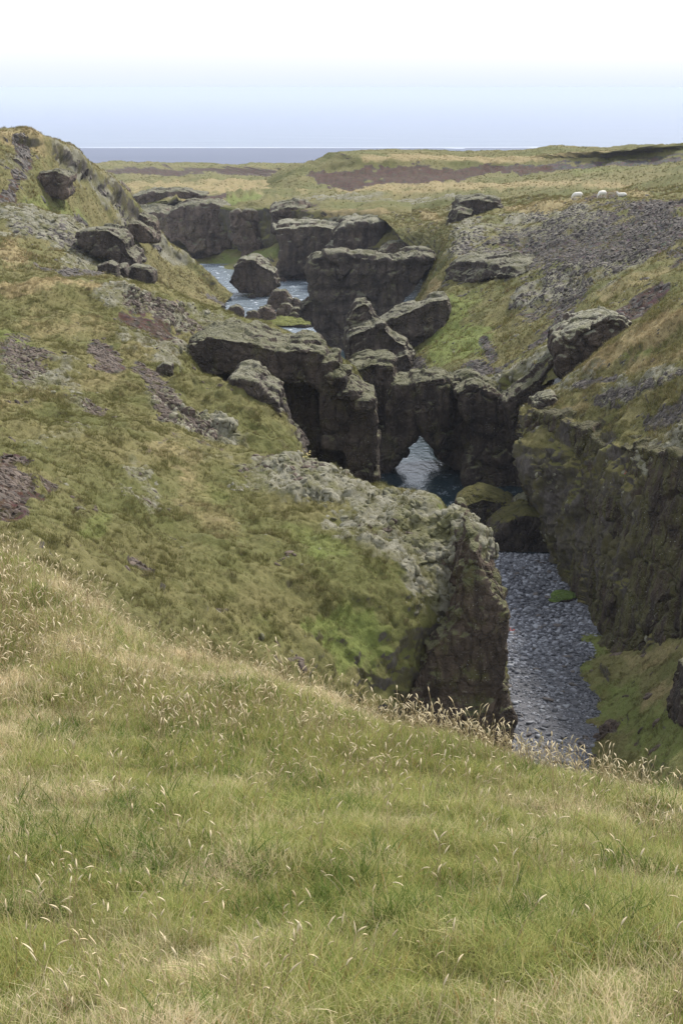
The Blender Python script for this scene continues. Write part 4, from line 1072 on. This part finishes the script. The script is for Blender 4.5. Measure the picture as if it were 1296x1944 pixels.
def grass_mat(name, green, olive, tan, drybase, hgt):
    m, nt, b = new_mat(name)
    k = NT(nt)
    tone = k.attr('tone'); dry = k.attr('dry', 'INSTANCER'); lush = k.attr('green', 'INSTANCER')
    p = k.pos()
    big = k.noise(p, hgt, 4, 0.62); mid = k.noise(p, hgt * 4.3, 3, 0.6)
    d = k.math('ADD', k.math('ADD', dry, k.math('MULTIPLY', k.math('SUBTRACT', big, 0.5), 1.5)), k.math('MULTIPLY', k.math('SUBTRACT', mid, 0.5), 0.9))
    c = k.mix(k.ramp(tone, 0.0, 1.0), green, olive)
    c = k.mix(k.math('MULTIPLY', k.ramp(lush, 0.2, 0.9), 0.5), c, (0.140, 0.190, 0.042))
    c = k.mix(k.ramp(k.math('ADD', d, k.math('MULTIPLY', tone, 1.0)), drybase, drybase + 0.75), c, tan)
    c = k.mix(k.ramp(k.attr('heath', 'INSTANCER'), 0.3, 0.9, 0, 0.8), c, (0.130, 0.095, 0.060))
    c = k.mix(k.ramp(tone, 0.93, 0.96), c, (0.34, 0.19, 0.07))
    c = k.mix(k.ramp(tone, 0.06, 0.03), c, (0.40, 0.36, 0.24))
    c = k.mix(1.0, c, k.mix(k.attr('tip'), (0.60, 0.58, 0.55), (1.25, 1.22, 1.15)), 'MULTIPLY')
    k.put(b.inputs['Base Color'], c)
    b.inputs['Roughness'].default_value = 0.75
    b.inputs['Specular IOR Level'].default_value = 0.15
    tr = k.n('ShaderNodeBsdfTranslucent')
    k.put(tr.inputs[0], c)
    mx = k.n('ShaderNodeMixShader'); mx.inputs[0].default_value = 0.35
    nt.links.new(b.outputs[0], mx.inputs[1]); nt.links.new(tr.outputs[0], mx.inputs[2])
    nt.links.new(mx.outputs[0], nt.nodes['Material Output'].inputs[0])
    return m


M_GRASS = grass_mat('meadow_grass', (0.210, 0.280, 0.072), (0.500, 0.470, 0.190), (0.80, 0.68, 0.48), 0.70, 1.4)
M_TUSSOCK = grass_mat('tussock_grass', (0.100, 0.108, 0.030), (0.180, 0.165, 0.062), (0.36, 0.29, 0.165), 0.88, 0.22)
M_STALK = plain_mat('dry_seed_stalk', (0.46, 0.37, 0.21), (0.30, 0.22, 0.11), 9.0)
M_SPIKE = plain_mat('pale_seed_spike', (0.62, 0.53, 0.34), (0.48, 0.38, 0.22), 14.0)


def euler_up(n, tilt=0.15):
    return np.stack((rng.normal(0, tilt, n), rng.normal(0, tilt, n), rng.random(n) * 6.283), 1)


# --- meadow under the camera
fo, fV, fF, fm, fs = GROUNDS['F']
wt = np.where((fV[:, 1] > 1.5) & (fV[:, 1] < 16), 1.0, 0.0)
p, vi, nn = sample('F', 54000, wt, 260, 1.45)
clump = fbm(p / 0.55, 3, 81); patch = fbm(p / 1.7, 3, 82)
dark_hole = worley(p * np.array((1, 1, 0.3)) / 0.42, 83)[0]
n = len(p)
sc = (0.85 + 0.6 * clump + 0.35 * rng.random(n)) * (0.55 + 0.6 * sstep(0.08, 0.4, dark_hole))
src = [tuft_mesh('meadow_tuft', 42, 0.022, 0.060, 0.06, 0.0021, 1.0, M_GRASS, 3, 100 + i, (0.4, -0.1)) for i in range(6)]
edge = sstep(5.0, 8.5, p[:, 1] + 0.35 * p[:, 0])
scatter('meadow_grass', p, euler_up(n, 0.18), np.repeat(sc[:, None], 3, 1), rng.integers(0, 6, n), {'heath': 1.1 * fbm(p / 0.4, 3, 96) + 0.3 * rng.random(n) - 0.25, 'dry': -0.05 + 0.9 * patch + 0.8 * fbm(p / 0.35, 3, 98) + 0.5 * edge + 0.25 * rng.random(n), 'green': np.clip(-1.3 * patch + 0.5 * clump, 0, 1)}, src)


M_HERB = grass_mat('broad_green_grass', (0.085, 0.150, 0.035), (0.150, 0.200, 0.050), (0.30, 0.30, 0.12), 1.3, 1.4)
w3 = wt * sstep(0.0, 0.35, fbm(fV / 0.9, 3, 87))
p, vi, nn = sample('F', 2600, w3, 260, 1.45)
n = len(p)
scatter('rank_grass', p, euler_up(n, 0.2), np.repeat(rng.uniform(0.6, 1.2, n)[:, None], 3, 1), rng.integers(0, 4, n), {'dry': rng.random(n) * 0.3, 'green': rng.random(n), 'heath': 0 * rng.random(n)},
        [tuft_mesh('rank_tuft', 16, 0.05, 0.11, 0.04, 0.0045, 0.9, M_HERB, 3, 150 + i, (0.3, -0.1)) for i in range(4)])
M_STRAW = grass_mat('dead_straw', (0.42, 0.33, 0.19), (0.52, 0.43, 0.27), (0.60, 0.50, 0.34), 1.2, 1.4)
w3 = wt * sstep(0.05, 0.4, fbm(fV / 1.2, 3, 88) + 0.35 * sstep(5.5, 8, fV[:, 1]))
p, vi, nn = sample('F', 2600, w3, 260, 1.45)
n = len(p)
scatter('dead_straw', p, euler_up(n, 0.5), np.repeat(rng.uniform(0.6, 1.3, n)[:, None], 3, 1), rng.integers(0, 4, n), {'dry': rng.random(n), 'green': 0 * rng.random(n), 'heath': 0 * rng.random(n)},
        [tuft_mesh('straw_tuft', 9, 0.05, 0.13, 0.06, 0.0018, 1.5, M_STRAW, 4, 170 + i, (0.5, -0.1)) for i in range(4)])


def stalk_mesh(name, seed, mats):
    """A few dry grass stalks with bent, furry seed spikes."""
    r = np.random.default_rng(seed)
    V, F, mi = [], [], []
    def tube(pts, rads, mat, sides=4):
        b = len(V)
        for (x, y, z), q in zip(pts, rads):
            for s in range(sides):
                a = 2 * math.pi * s / sides
                V.append((x + q * math.cos(a), y + q * math.sin(a), z + (q * 0.3 if s % 2 else 0)))
        for k in range(len(pts) - 1):
            for s in range(sides):
                F.append((b + k * sides + s, b + k * sides + (s + 1) % sides, b + (k + 1) * sides + (s + 1) % sides, b + (k + 1) * sides + s)); mi.append(mat)
    for _ in range(r.integers(1, 4)):
        x, y = r.normal(0, 0.03, 2)
        h = r.uniform(0.09, 0.19); a = r.random() * 6.283; b = r.uniform(0.05, 0.4)
        dx, dy = b * math.cos(a) + 0.12, b * math.sin(a)
        pts = [(x + h * dx * t * t, y + h * dy * t * t, h * t) for t in (0, 0.35, 0.7, 1.0)]
        tube(pts, (0.0011, 0.0010, 0.0009, 0.0008), 0, 3)
        L = r.uniform(0.020, 0.034); x0, y0, z0 = pts[-1]
        dr = np.array((dx * 1.4 + r.normal(0, 0.25), dy * 1.4 + r.normal(0, 0.25), 1.0 - r.random() * 0.7)); dr /= np.linalg.norm(dr)
        droop = r.uniform(0.0, 0.9)
        sp_ = []
        q = np.array((x0, y0, z0)); d = dr
        for k in range(6):
            sp_.append(tuple(q)); q = q + d * L / 5
            d = d + np.array((dx * 0.25, dy * 0.25, -0.28 * droop)); d /= np.linalg.norm(d)
        tube(sp_, (0.0010, 0.0022, 0.0028, 0.0026, 0.0018, 0.0005), 1, 5)
    o = mesh_from(name, V, F, None, link=False)
    me = o.data
    for m in mats: me.materials.append(m)
    me.polygons.foreach_set('material_index', np.array(mi, np.int32))
    bpy.data.objects.remove(o)
    return me


wt2 = wt * (0.25 + sstep(-0.3, 0.3, fbm(fV / 1.5, 3, 84)))
wt2 = wt2 * (0.34 + 2.4 * sstep(4.8, 7.0, fV[:, 1] + 0.10 * fV[:, 0]))
p, vi, nn = sample('F', 10500, wt2, 260, 1.3)
n = len(p)
scatter('seed_heads', p, euler_up(n, 0.12), np.repeat((rng.uniform(0.7, 1.15, n) * (0.92 + 0.12 * sstep(5, 7.5, p[:, 1])))[:, None], 3, 1), rng.integers(0, 8, n), {}, [stalk_mesh('seed_stalk', 300 + i, (M_STALK, M_SPIKE)) for i in range(8)])

# --- tussocks on the slopes
def slopes(name, key, count, size, blades, seed, width=0.02, heath=1.3):
    o, V, F, m, steep = GROUNDS[key]
    g = np.clip(1 - 0.75 * np.clip(m['moss'], 0, 1) - 1.0 * np.clip(m['scree'], 0, 1) - 1.3 * np.clip(m['brown'], 0, 1) - 0.7 * np.clip(m['rock'], 0, 1) - 0.6 * steep, 0.03, 1)
    g = g * (0.35 + sstep(-0.35, 0.3, fbm(V / (2.2 * size / 0.3), 3, 85)))
    p, vi, nn = sample(key, count, g, 120)
    n = len(p)
    if not n: return
    sc = size * (0.55 + 0.8 * rng.random(n)) * (0.7 + 0.5 * sstep(-0.3, 0.5, fbm(p / (6 * size), 2, 86)))
    rot = euler_up(n, 0.2)
    src = [tuft_mesh(name + '_tuft', blades, 0.35, 0.85, 0.36, width / 0.3, 0.7, M_TUSSOCK, 2, seed + i, (0.1, -0.1)) for i in range(5)]
    scatter(name, p - nn * 0.03, rot, np.repeat(sc[:, None], 3, 1), rng.integers(0, 5, n), {'heath': heath * fbm(p / (3.0 * size), 3, 97) + 0.25 * rng.random(n) - 0.05, 'dry': m['dry'][vi] + rng.normal(0, 0.16, n), 'green': m['green'][vi]}, src)


slopes('hillside_grass', 'H', 75000, 0.25, 26, 400, width=0.009)
slopes('slope_grass', 'S1', 32000, 0.32, 18, 420, width=0.016, heath=2.0)
slopes('wall_top_grass', 'S2', 22000, 0.28, 20, 440, width=0.010)
slopes('bank_grass', 'Q', 16000, 0.16, 22, 460, width=0.010)
slopes('far_hill_grass', 'L1', 18000, 0.36, 14, 480, width=0.022, heath=0.6)
slopes('mound_grass', 'L2', 6000, 0.45, 14, 500, width=0.020)
slopes('plateau_grass', 'T0', 12000, 0.40, 12, 520, width=0.035, heath=0.4)
slopes('mesa_grass', 'T2', 12000, 0.34, 12, 540, width=0.035, heath=0.4)


# --- moss cushions and stones
def lump_mesh(name, seed, mat, flat=0.6, jag=0.25, sub=2, angular=False):
    bm = bmesh.new()
    bmesh.ops.create_icosphere(bm, subdivisions=sub, radius=1.0)
    r = np.random.default_rng(seed)
    co = np.array([v.co for v in bm.verts])
    if angular:
        for _ in range(9):
            d = r.normal(0, 1, 3); d /= np.linalg.norm(d)
            t = r.uniform(0.45, 0.8)
            ex = np.clip(co @ d - t, 0, None)
            co = co - ex[:, None] * d
        co = co * np.array((r.uniform(0.8, 1.3), r.uniform(0.7, 1.1), 1))
    co = co * (1 + jag * fbm(co * 1.3 + seed * 3.7, 3, seed))[:, None]
    co[:, 2] *= flat
    for v, c in zip(bm.verts, co): v.co = c
    me = bpy.data.meshes.new(name)
    bm.to_mesh(me); bm.free()
    if not angular: me.polygons.foreach_set('use_smooth', np.ones(len(me.polygons), dtype=bool))
    me.materials.append(mat)
    return me


def cushion_mat():
    m, nt, b = new_mat('woolly_moss_cushion')
    k = NT(nt)
    t = k.attr('tone', 'INSTANCER')
    p = k.pos()
    fine = k.noise(p, 9.0, 5, 0.7); mid = k.noise(p, 0.9, 3, 0.6)
    c = k.mix(k.ramp(t, 0.3, 1.0), (0.225, 0.213, 0.158), (0.125, 0.115, 0.066))
    c = k.mix(k.ramp(mid, 0.45, 0.65, 0, 0.85), c, (0.115, 0.112, 0.045))
    c = k.mix(1.0, c, k.mix(fine, (0.6, 0.6, 0.58), (1.42, 1.42, 1.42)), 'MULTIPLY')
    k.put(b.inputs['Base Color'], c)
    k.put(b.inputs['Normal'], k.bump(fine, 1.0, 0.06))
    return m


def stone_mat(name, lo, hi):
    m, nt, b = new_mat(name)
    k = NT(nt)
    t = k.attr('tone', 'INSTANCER')
    fine = k.noise(k.pos(), 8.0, 5, 0.7)
    c = k.mix(t, lo, hi)
    c = k.mix(1.0, c, k.mix(fine, (0.65, 0.65, 0.65), (1.35, 1.35, 1.35)), 'MULTIPLY')
    k.put(b.inputs['Base Color'], c)
    b.inputs['Roughness'].default_value = 0.7
    return m


M_CUSHION = cushion_mat()
M_SCREESTONE = stone_mat('scree_stone', (0.036, 0.030, 0.025), (0.118, 0.100, 0.083))
M_BROWNSTONE = stone_mat('brown_scree_stone', (0.040, 0.028, 0.020), (0.115, 0.084, 0.062))
M_COBBLE = stone_mat('river_cobble', (0.055, 0.057, 0.066), (0.34, 0.35, 0.38))


def cover(name, key, count, mask, lo, hi, meshes, flat=1.0, thr=0.35, sink=0.25):
    o, V, F, m, steep = GROUNDS[key]
    w = sstep(thr, thr + 0.6, mask(m) + 0.6 * fbm(V / 2.2, 4, 91) + 0.5 * fbm(V / 0.45, 2, 92)) * (1 - 0.5 * steep)
    p, vi, nn = sample(key, count, w, 120)
    n = len(p)
    if not n: return
    s = lo + (hi - lo) * rng.random(n) ** 2.2
    yaw = rng.random(n) * 6.283
    rot = np.stack((np.arcsin(np.clip(-nn[:, 1], -1, 1)) + rng.normal(0, 0.15, n), np.arcsin(np.clip(nn[:, 0], -1, 1)) + rng.normal(0, 0.15, n), yaw * 0), 1)
    sc = np.stack((s * rng.uniform(0.8, 1.25, n), s * rng.uniform(0.8, 1.25, n), s * rng.uniform(0.7, 1.1, n) * flat), 1)
    scatter(name, p - nn * (s * sink)[:, None], rot, sc, rng.integers(0, len(meshes), n), {'tone': rng.random(n)}, meshes)


cush = [lump_mesh('moss_cushion', 700 + i, M_CUSHION, 0.7, 0.2, 3) for i in range(5)]
grey = [lump_mesh('scree_stone', 720 + i, M_SCREESTONE, 0.6, 0.15, 2, True) for i in range(5)]
brown = [lump_mesh('brown_stone', 740 + i, M_BROWNSTONE, 0.6, 0.15, 2, True) for i in range(5)]
moss_of = lambda m: np.clip(m['moss'], 0, 1)
scree_of = lambda m: np.clip(m['scree'] + 0.5 * m['brown'], 0, 1)
cover('hillside_moss', 'H', 9000, moss_of, 0.06, 0.22, cush, 0.8, 0.3, 0.5)
cover('hillside_rubble', 'H', 260, scree_of, 0.10, 0.32, brown, 1.1, 0.4, 0.3)
cover('slope_rubble', 'S1', 250, scree_of, 0.2, 0.6, grey, 1.1, 0.4, 0.3)
cover('wall_top_moss', 'S2', 2500, moss_of, 0.05, 0.20, cush, 0.75, 0.15, 0.45)
cover('slope_moss', 'S1', 3000, moss_of, 0.08, 0.30, cush, 0.7, 0.15, 0.45)
cover('mound_moss', 'L2', 2500, moss_of, 0.12, 0.42, cush, 0.7)
cover('hillside_stones', 'H', 9000, scree_of, 0.03, 0.20, brown, 1.0, 0.3)
cover('wall_top_stones', 'S2', 5000, scree_of, 0.03, 0.20, grey, 1.0, 0.3)
cover('slope_scree', 'S1', 20000, scree_of, 0.06, 0.36, grey, 1.0, 0.25)
cover('mound_stones', 'L2', 2500, scree_of, 0.08, 0.4, grey, 1.0)
cover('far_hill_stones', 'L1', 2500, scree_of, 0.08, 0.5, grey, 1.0)
cover('bank_stones', 'Q', 900, scree_of, 0.05, 0.30, brown, 1.0)

# --- cobbles of the river bed
cob = [lump_mesh('cobble', 760 + i, M_COBBLE, 0.5, 0.12, 2, True) for i in range(6)]
for me in cob: me.polygons.foreach_set('use_smooth', np.ones(len(me.polygons), dtype=bool))
n = 46000
x = rng.uniform(4, 20, n); y = 54 + 36 * rng.random(n) ** 0.8
s = 0.03 + 0.12 * rng.random(n) ** 2.4 * (0.5 + 0.7 * sstep(62, 76, y))
z = gravel_z(x, y)
wetness = np.exp(-((x - 10.2) ** 2 / 2.2 + (y - 81.0) ** 2 / 9)) + np.exp(-((x - 11.2) ** 2 / 1.2 + (y - 66.5) ** 2 / 30))
tone = np.clip(0.12 + 0.88 * rng.random(n) ** 1.5 - 0.5 * wetness + 0.25 * fbm(np.stack((x, y, x * 0), 1) / 3, 3, 95), 0, 1)
scatter('river_cobbles', np.stack((x, y, z + s * 0.10), 1), euler_up(n, 0.25), np.stack((s, s * rng.uniform(0.7, 1.2, n), s * rng.uniform(0.7, 1.1, n)), 1), rng.integers(0, 6, n), {'tone': tone}, cob)


def cobble_part(tone):
    m, nt, b = new_mat('cobble_tone')
    k = NT(nt)
    fine = k.noise(k.pos(), 6.0, 5, 0.7)
    k.put(b.inputs['Base Color'], k.mix(fine, tuple(0.6 * t for t in tone), tuple(1.35 * t for t in tone)))
    b.inputs['Roughness'].default_value = 0.7
    return m


tones = [cobble_part(t) for t in ((0.09, 0.092, 0.10), (0.15, 0.155, 0.17), (0.22, 0.225, 0.245), (0.30, 0.31, 0.33), (0.115, 0.10, 0.09))]
big = []
for i in range(10):
    me = lump_mesh('stone', 780 + i, tones[i % 5], 0.5, 0.14, 2, True)
    me.polygons.foreach_set('use_smooth', np.ones(len(me.polygons), dtype=bool)); big.append(me)
left = 300
while left:
    x, y = rng.uniform(5, 13.5), rng.uniform(58, 88.5)
    u, v, _ = proj(np.array([(x, y, GZ)]))
    if not (925 < u[0] < 1130) or u[0] > 1040 + (v[0] - 1050) * 0.24: continue
    o = bpy.data.objects.new('stone', big[int(rng.integers(0, 10))])
    q = rng.uniform(0.13, 0.24)
    o.location = (x, y, float(gravel_z(np.array(x), np.array(y))) + q * 0.12)
    o.scale = (q * rng.uniform(0.9, 1.4), q * rng.uniform(0.7, 1.1), q * rng.uniform(0.7, 1.1))
    o.rotation_euler = (rng.normal(0, 0.15), rng.normal(0, 0.15), rng.uniform(0, 6.28))
    o.parent = gravel_bed
    COL.objects.link(o)
    left -= 1

# ------------------------------------------------------------------ sheep
M_WOOL = plain_mat('sheep_wool', (0.80, 0.77, 0.70), (0.66, 0.62, 0.54), 9.0, bump=0.05)
M_FACE = plain_mat('sheep_face', (0.72, 0.67, 0.58), (0.60, 0.54, 0.46), 12.0)
M_HOOF = plain_mat('sheep_hoof', (0.05, 0.045, 0.04), (0.03, 0.03, 0.03), 12.0)


def ground_hit(u, v, key):
    o, V, F, m, steep = GROUNDS[key]
    pu, pv, dep = proj(V)
    return V[np.argmin((pu - u) ** 2 + (pv - v) ** 2)]


def skin(name, joints, edges, mat, parent, sub=2):
    bm = bmesh.new()
    vs_ = [bm.verts.new(j[:3]) for j in joints]
    for a, b in edges: bm.edges.new((vs_[a], vs_[b]))
    me = bpy.data.meshes.new(name); bm.to_mesh(me); bm.free()
    o = bpy.data.objects.new(name, me); COL.objects.link(o)
    m = o.modifiers.new('skin', 'SKIN')
    for i, j in enumerate(joints):
        me.skin_vertices[0].data[i].radius = (j[3], j[3])
    me.skin_vertices[0].data[0].use_root = True
    q = o.modifiers.new('sub', 'SUBSURF'); q.levels = sub; q.render_levels = sub
    dg = bpy.context.evaluated_depsgraph_get()
    out = bpy.data.meshes.new_from_object(o.evaluated_get(dg))
    o.modifiers.clear(); o.data = out
    bpy.data.meshes.remove(me)
    out.materials.clear(); out.materials.append(mat)
    out.polygons.foreach_set('use_smooth', np.ones(len(out.polygons), dtype=bool))
    out.name = name
    o.parent = parent
    return o


def sheep(u, v, turn, pose, label, size=1.0):
    g = ground_hit(u, v, 'S1')
    root = bpy.data.objects.new('sheep', None); COL.objects.link(root)
    root.location = Vector(g); root.rotation_euler = (0, 0, R(turn)); root.scale = (size,) * 3
    tag(root, label, 'sheep', 'sheep grazing on the plateau rim')
    low = pose == 'lying'
    h = 0.26 if low else 0.62
    hz = {'grazing': 0.16, 'standing': 0.98, 'lying': 0.58}[pose]
    J = [(0.0, 0, h, 0.30), (-0.34, 0, h + 0.02, 0.29), (-0.52, 0, h, 0.20), (0.32, 0, h, 0.28), (0.50, 0, h + (-0.05 if pose == 'grazing' else 0.10), 0.19),
         (0.64, 0, (h + hz) / 2 + 0.03, 0.13), (0.72 if not low else 0.62, 0, hz + 0.06, 0.11), (-0.60, 0, h - 0.06, 0.06), (-0.63, 0, h - 0.2, 0.04)]
    skin('body', J, [(0, 1), (1, 2), (0, 3), (3, 4), (4, 5), (5, 6), (2, 7), (7, 8)], M_WOOL, root)
    hx = J[6][0]
    d = (0.10, -0.16) if pose == 'grazing' else (0.20, -0.07)
    skin('head', [(hx, 0, hz + 0.06, 0.095), (hx + d[0] * 0.6, 0, hz + 0.06 + d[1] * 0.6, 0.08), (hx + d[0] * 1.1, 0, hz + 0.06 + d[1] * 1.0, 0.055)], [(0, 1), (1, 2)], M_FACE, root)
    for s in (-1, 1):
        skin('ear', [(hx, 0.07 * s, hz + 0.11, 0.03), (hx - 0.02, 0.16 * s, hz + 0.12, 0.035), (hx - 0.03, 0.22 * s, hz + 0.09, 0.012)], [(0, 1), (1, 2)], M_FACE, root, 1)
    for s in (-1, 1):
        if low:
            skin('leg', [(0.34, 0.2 * s, 0.12, 0.07), (0.56, 0.22 * s, 0.07, 0.05), (0.40, 0.24 * s, 0.05, 0.035)], [(0, 1), (1, 2)], M_FACE, root, 1)
            continue
        skin('leg', [(0.34, 0.14 * s, h - 0.12, 0.10), (0.36, 0.14 * s, 0.30, 0.05), (0.35, 0.14 * s, 0.10, 0.038), (0.36, 0.14 * s, 0.0, 0.045)], [(0, 1), (1, 2), (2, 3)], M_FACE, root, 1)
        skin('leg', [(-0.36, 0.15 * s, h - 0.10, 0.13), (-0.30, 0.15 * s, h - 0.26, 0.08), (-0.45, 0.15 * s, 0.26, 0.045), (-0.43, 0.15 * s, 0.08, 0.036), (-0.41, 0.15 * s, 0.0, 0.045)], [(0, 1), (1, 2), (2, 3), (3, 4)], M_FACE, root, 1)
    return root


sheep(1094, 378, 188, 'grazing', 'white sheep grazing with head down, leftmost of the three', 0.95)
sheep(1143, 376, 215, 'grazing', 'white sheep grazing on the sloping rim, in the middle', 0.92)
sheep(1179, 373, 170, 'lying', 'white sheep lying down in the grass, rightmost', 0.82)

# ------------------------------------------------------------------ plants on the rock walls
def leafy(name, u, v, Y, r, col, label, n=26):
    m = plain_mat('leaf_' + name, col, tuple(c * 0.6 for c in col), 10.0)
    root = bpy.data.objects.new('plant', None); COL.objects.link(root)
    root.location = P(u, v, Y)
    tag(root, label, 'plant')
    g = np.random.default_rng(hash_of(label))
    V, F = [], []
    for _ in range(n):
        d = g.normal(0, 1, 3); d[2] = abs(d[2]) * 0.6; d[1] -= 0.5; d /= np.linalg.norm(d)
        c = d * r * g.uniform(0.4, 1.0)
        a = np.cross(d, (0, 0, 1.0)); a /= np.linalg.norm(a) + 1e-6
        L, W = r * 0.38, r * 0.16
        b = len(V)
        V += [c, c + d * L * 0.5 + a * W + (0, 0, r * 0.05), c + d * L + (0, 0, -r * 0.1), c + d * L * 0.5 - a * W + (0, 0, r * 0.05)]
        F.append((b, b + 1, b + 2, b + 3))
    mesh_from('leaves', V, F, m, parent=root, smooth=False)
    V, F = [], []
    for k in range(6):
        t = k / 6 * 6.283
        e = np.array((math.cos(t) * r * 0.6, math.sin(t) * r * 0.6 - r * 0.3, r * 0.4)); w = np.array((r * 0.02, 0, r * 0.01))
        b = len(V); V += [-w, w, e + w * 0.5, e - w * 0.5]; F.append((b, b + 1, b + 2, b + 3))
    mesh_from('stem', V, F, M_STALK, parent=root, smooth=False)


leafy('yellow', 1022, 870, 87.4, 0.30, (0.42, 0.36, 0.05), 'yellow leafed plant hanging on the right gorge wall')
leafy('fresh', 1024, 822, 88.6, 0.32, (0.20, 0.30, 0.05), 'bright green plant under the boulder on right gorge wall')
leafy('pale', 574, 864, 69.8, 0.35, (0.50, 0.42, 0.18), 'pale yellow flowering plant on the crest before the sheer wall')
leafy('red', 962, 1196, 57.6, 0.22, (0.40, 0.07, 0.06), 'red leafed plant on the tip of the brown crag')
leafy('crimson', 1190, 900, 74.6, 0.22, (0.42, 0.06, 0.07), 'small crimson plant high on the right gorge wall')

# ------------------------------------------------------------------ air
M_HAZE = bpy.data.materials.new('haze_air'); M_HAZE.use_nodes = True
hn = M_HAZE.node_tree.nodes; hn.clear()
ho = hn.new('ShaderNodeOutputMaterial'); hv = hn.new('ShaderNodeVolumePrincipled')
hv.inputs['Color'].default_value = (0.76, 0.83, 1.0, 1)
hv.inputs['Density'].default_value = 0.00010
hv.inputs['Anisotropy'].default_value = 0.0
M_HAZE.node_tree.links.new(hv.outputs[0], ho.inputs['Volume'])
x0, x1, y0, y1, z0, z1 = -62000, 62000, -300, 72000, -201.2, 2.5
V = [(x, y, z) for x in (x0, x1) for y in (y0, y1) for z in (z0, z1)]
F = [(0, 1, 3, 2), (4, 6, 7, 5), (0, 4, 5, 1), (2, 3, 7, 6), (0, 2, 6, 4), (1, 5, 7, 3)]
tag(mesh_from('haze', V, F, M_HAZE, smooth=False), kind='stuff')
scene.cycles.volume_bounces = 2
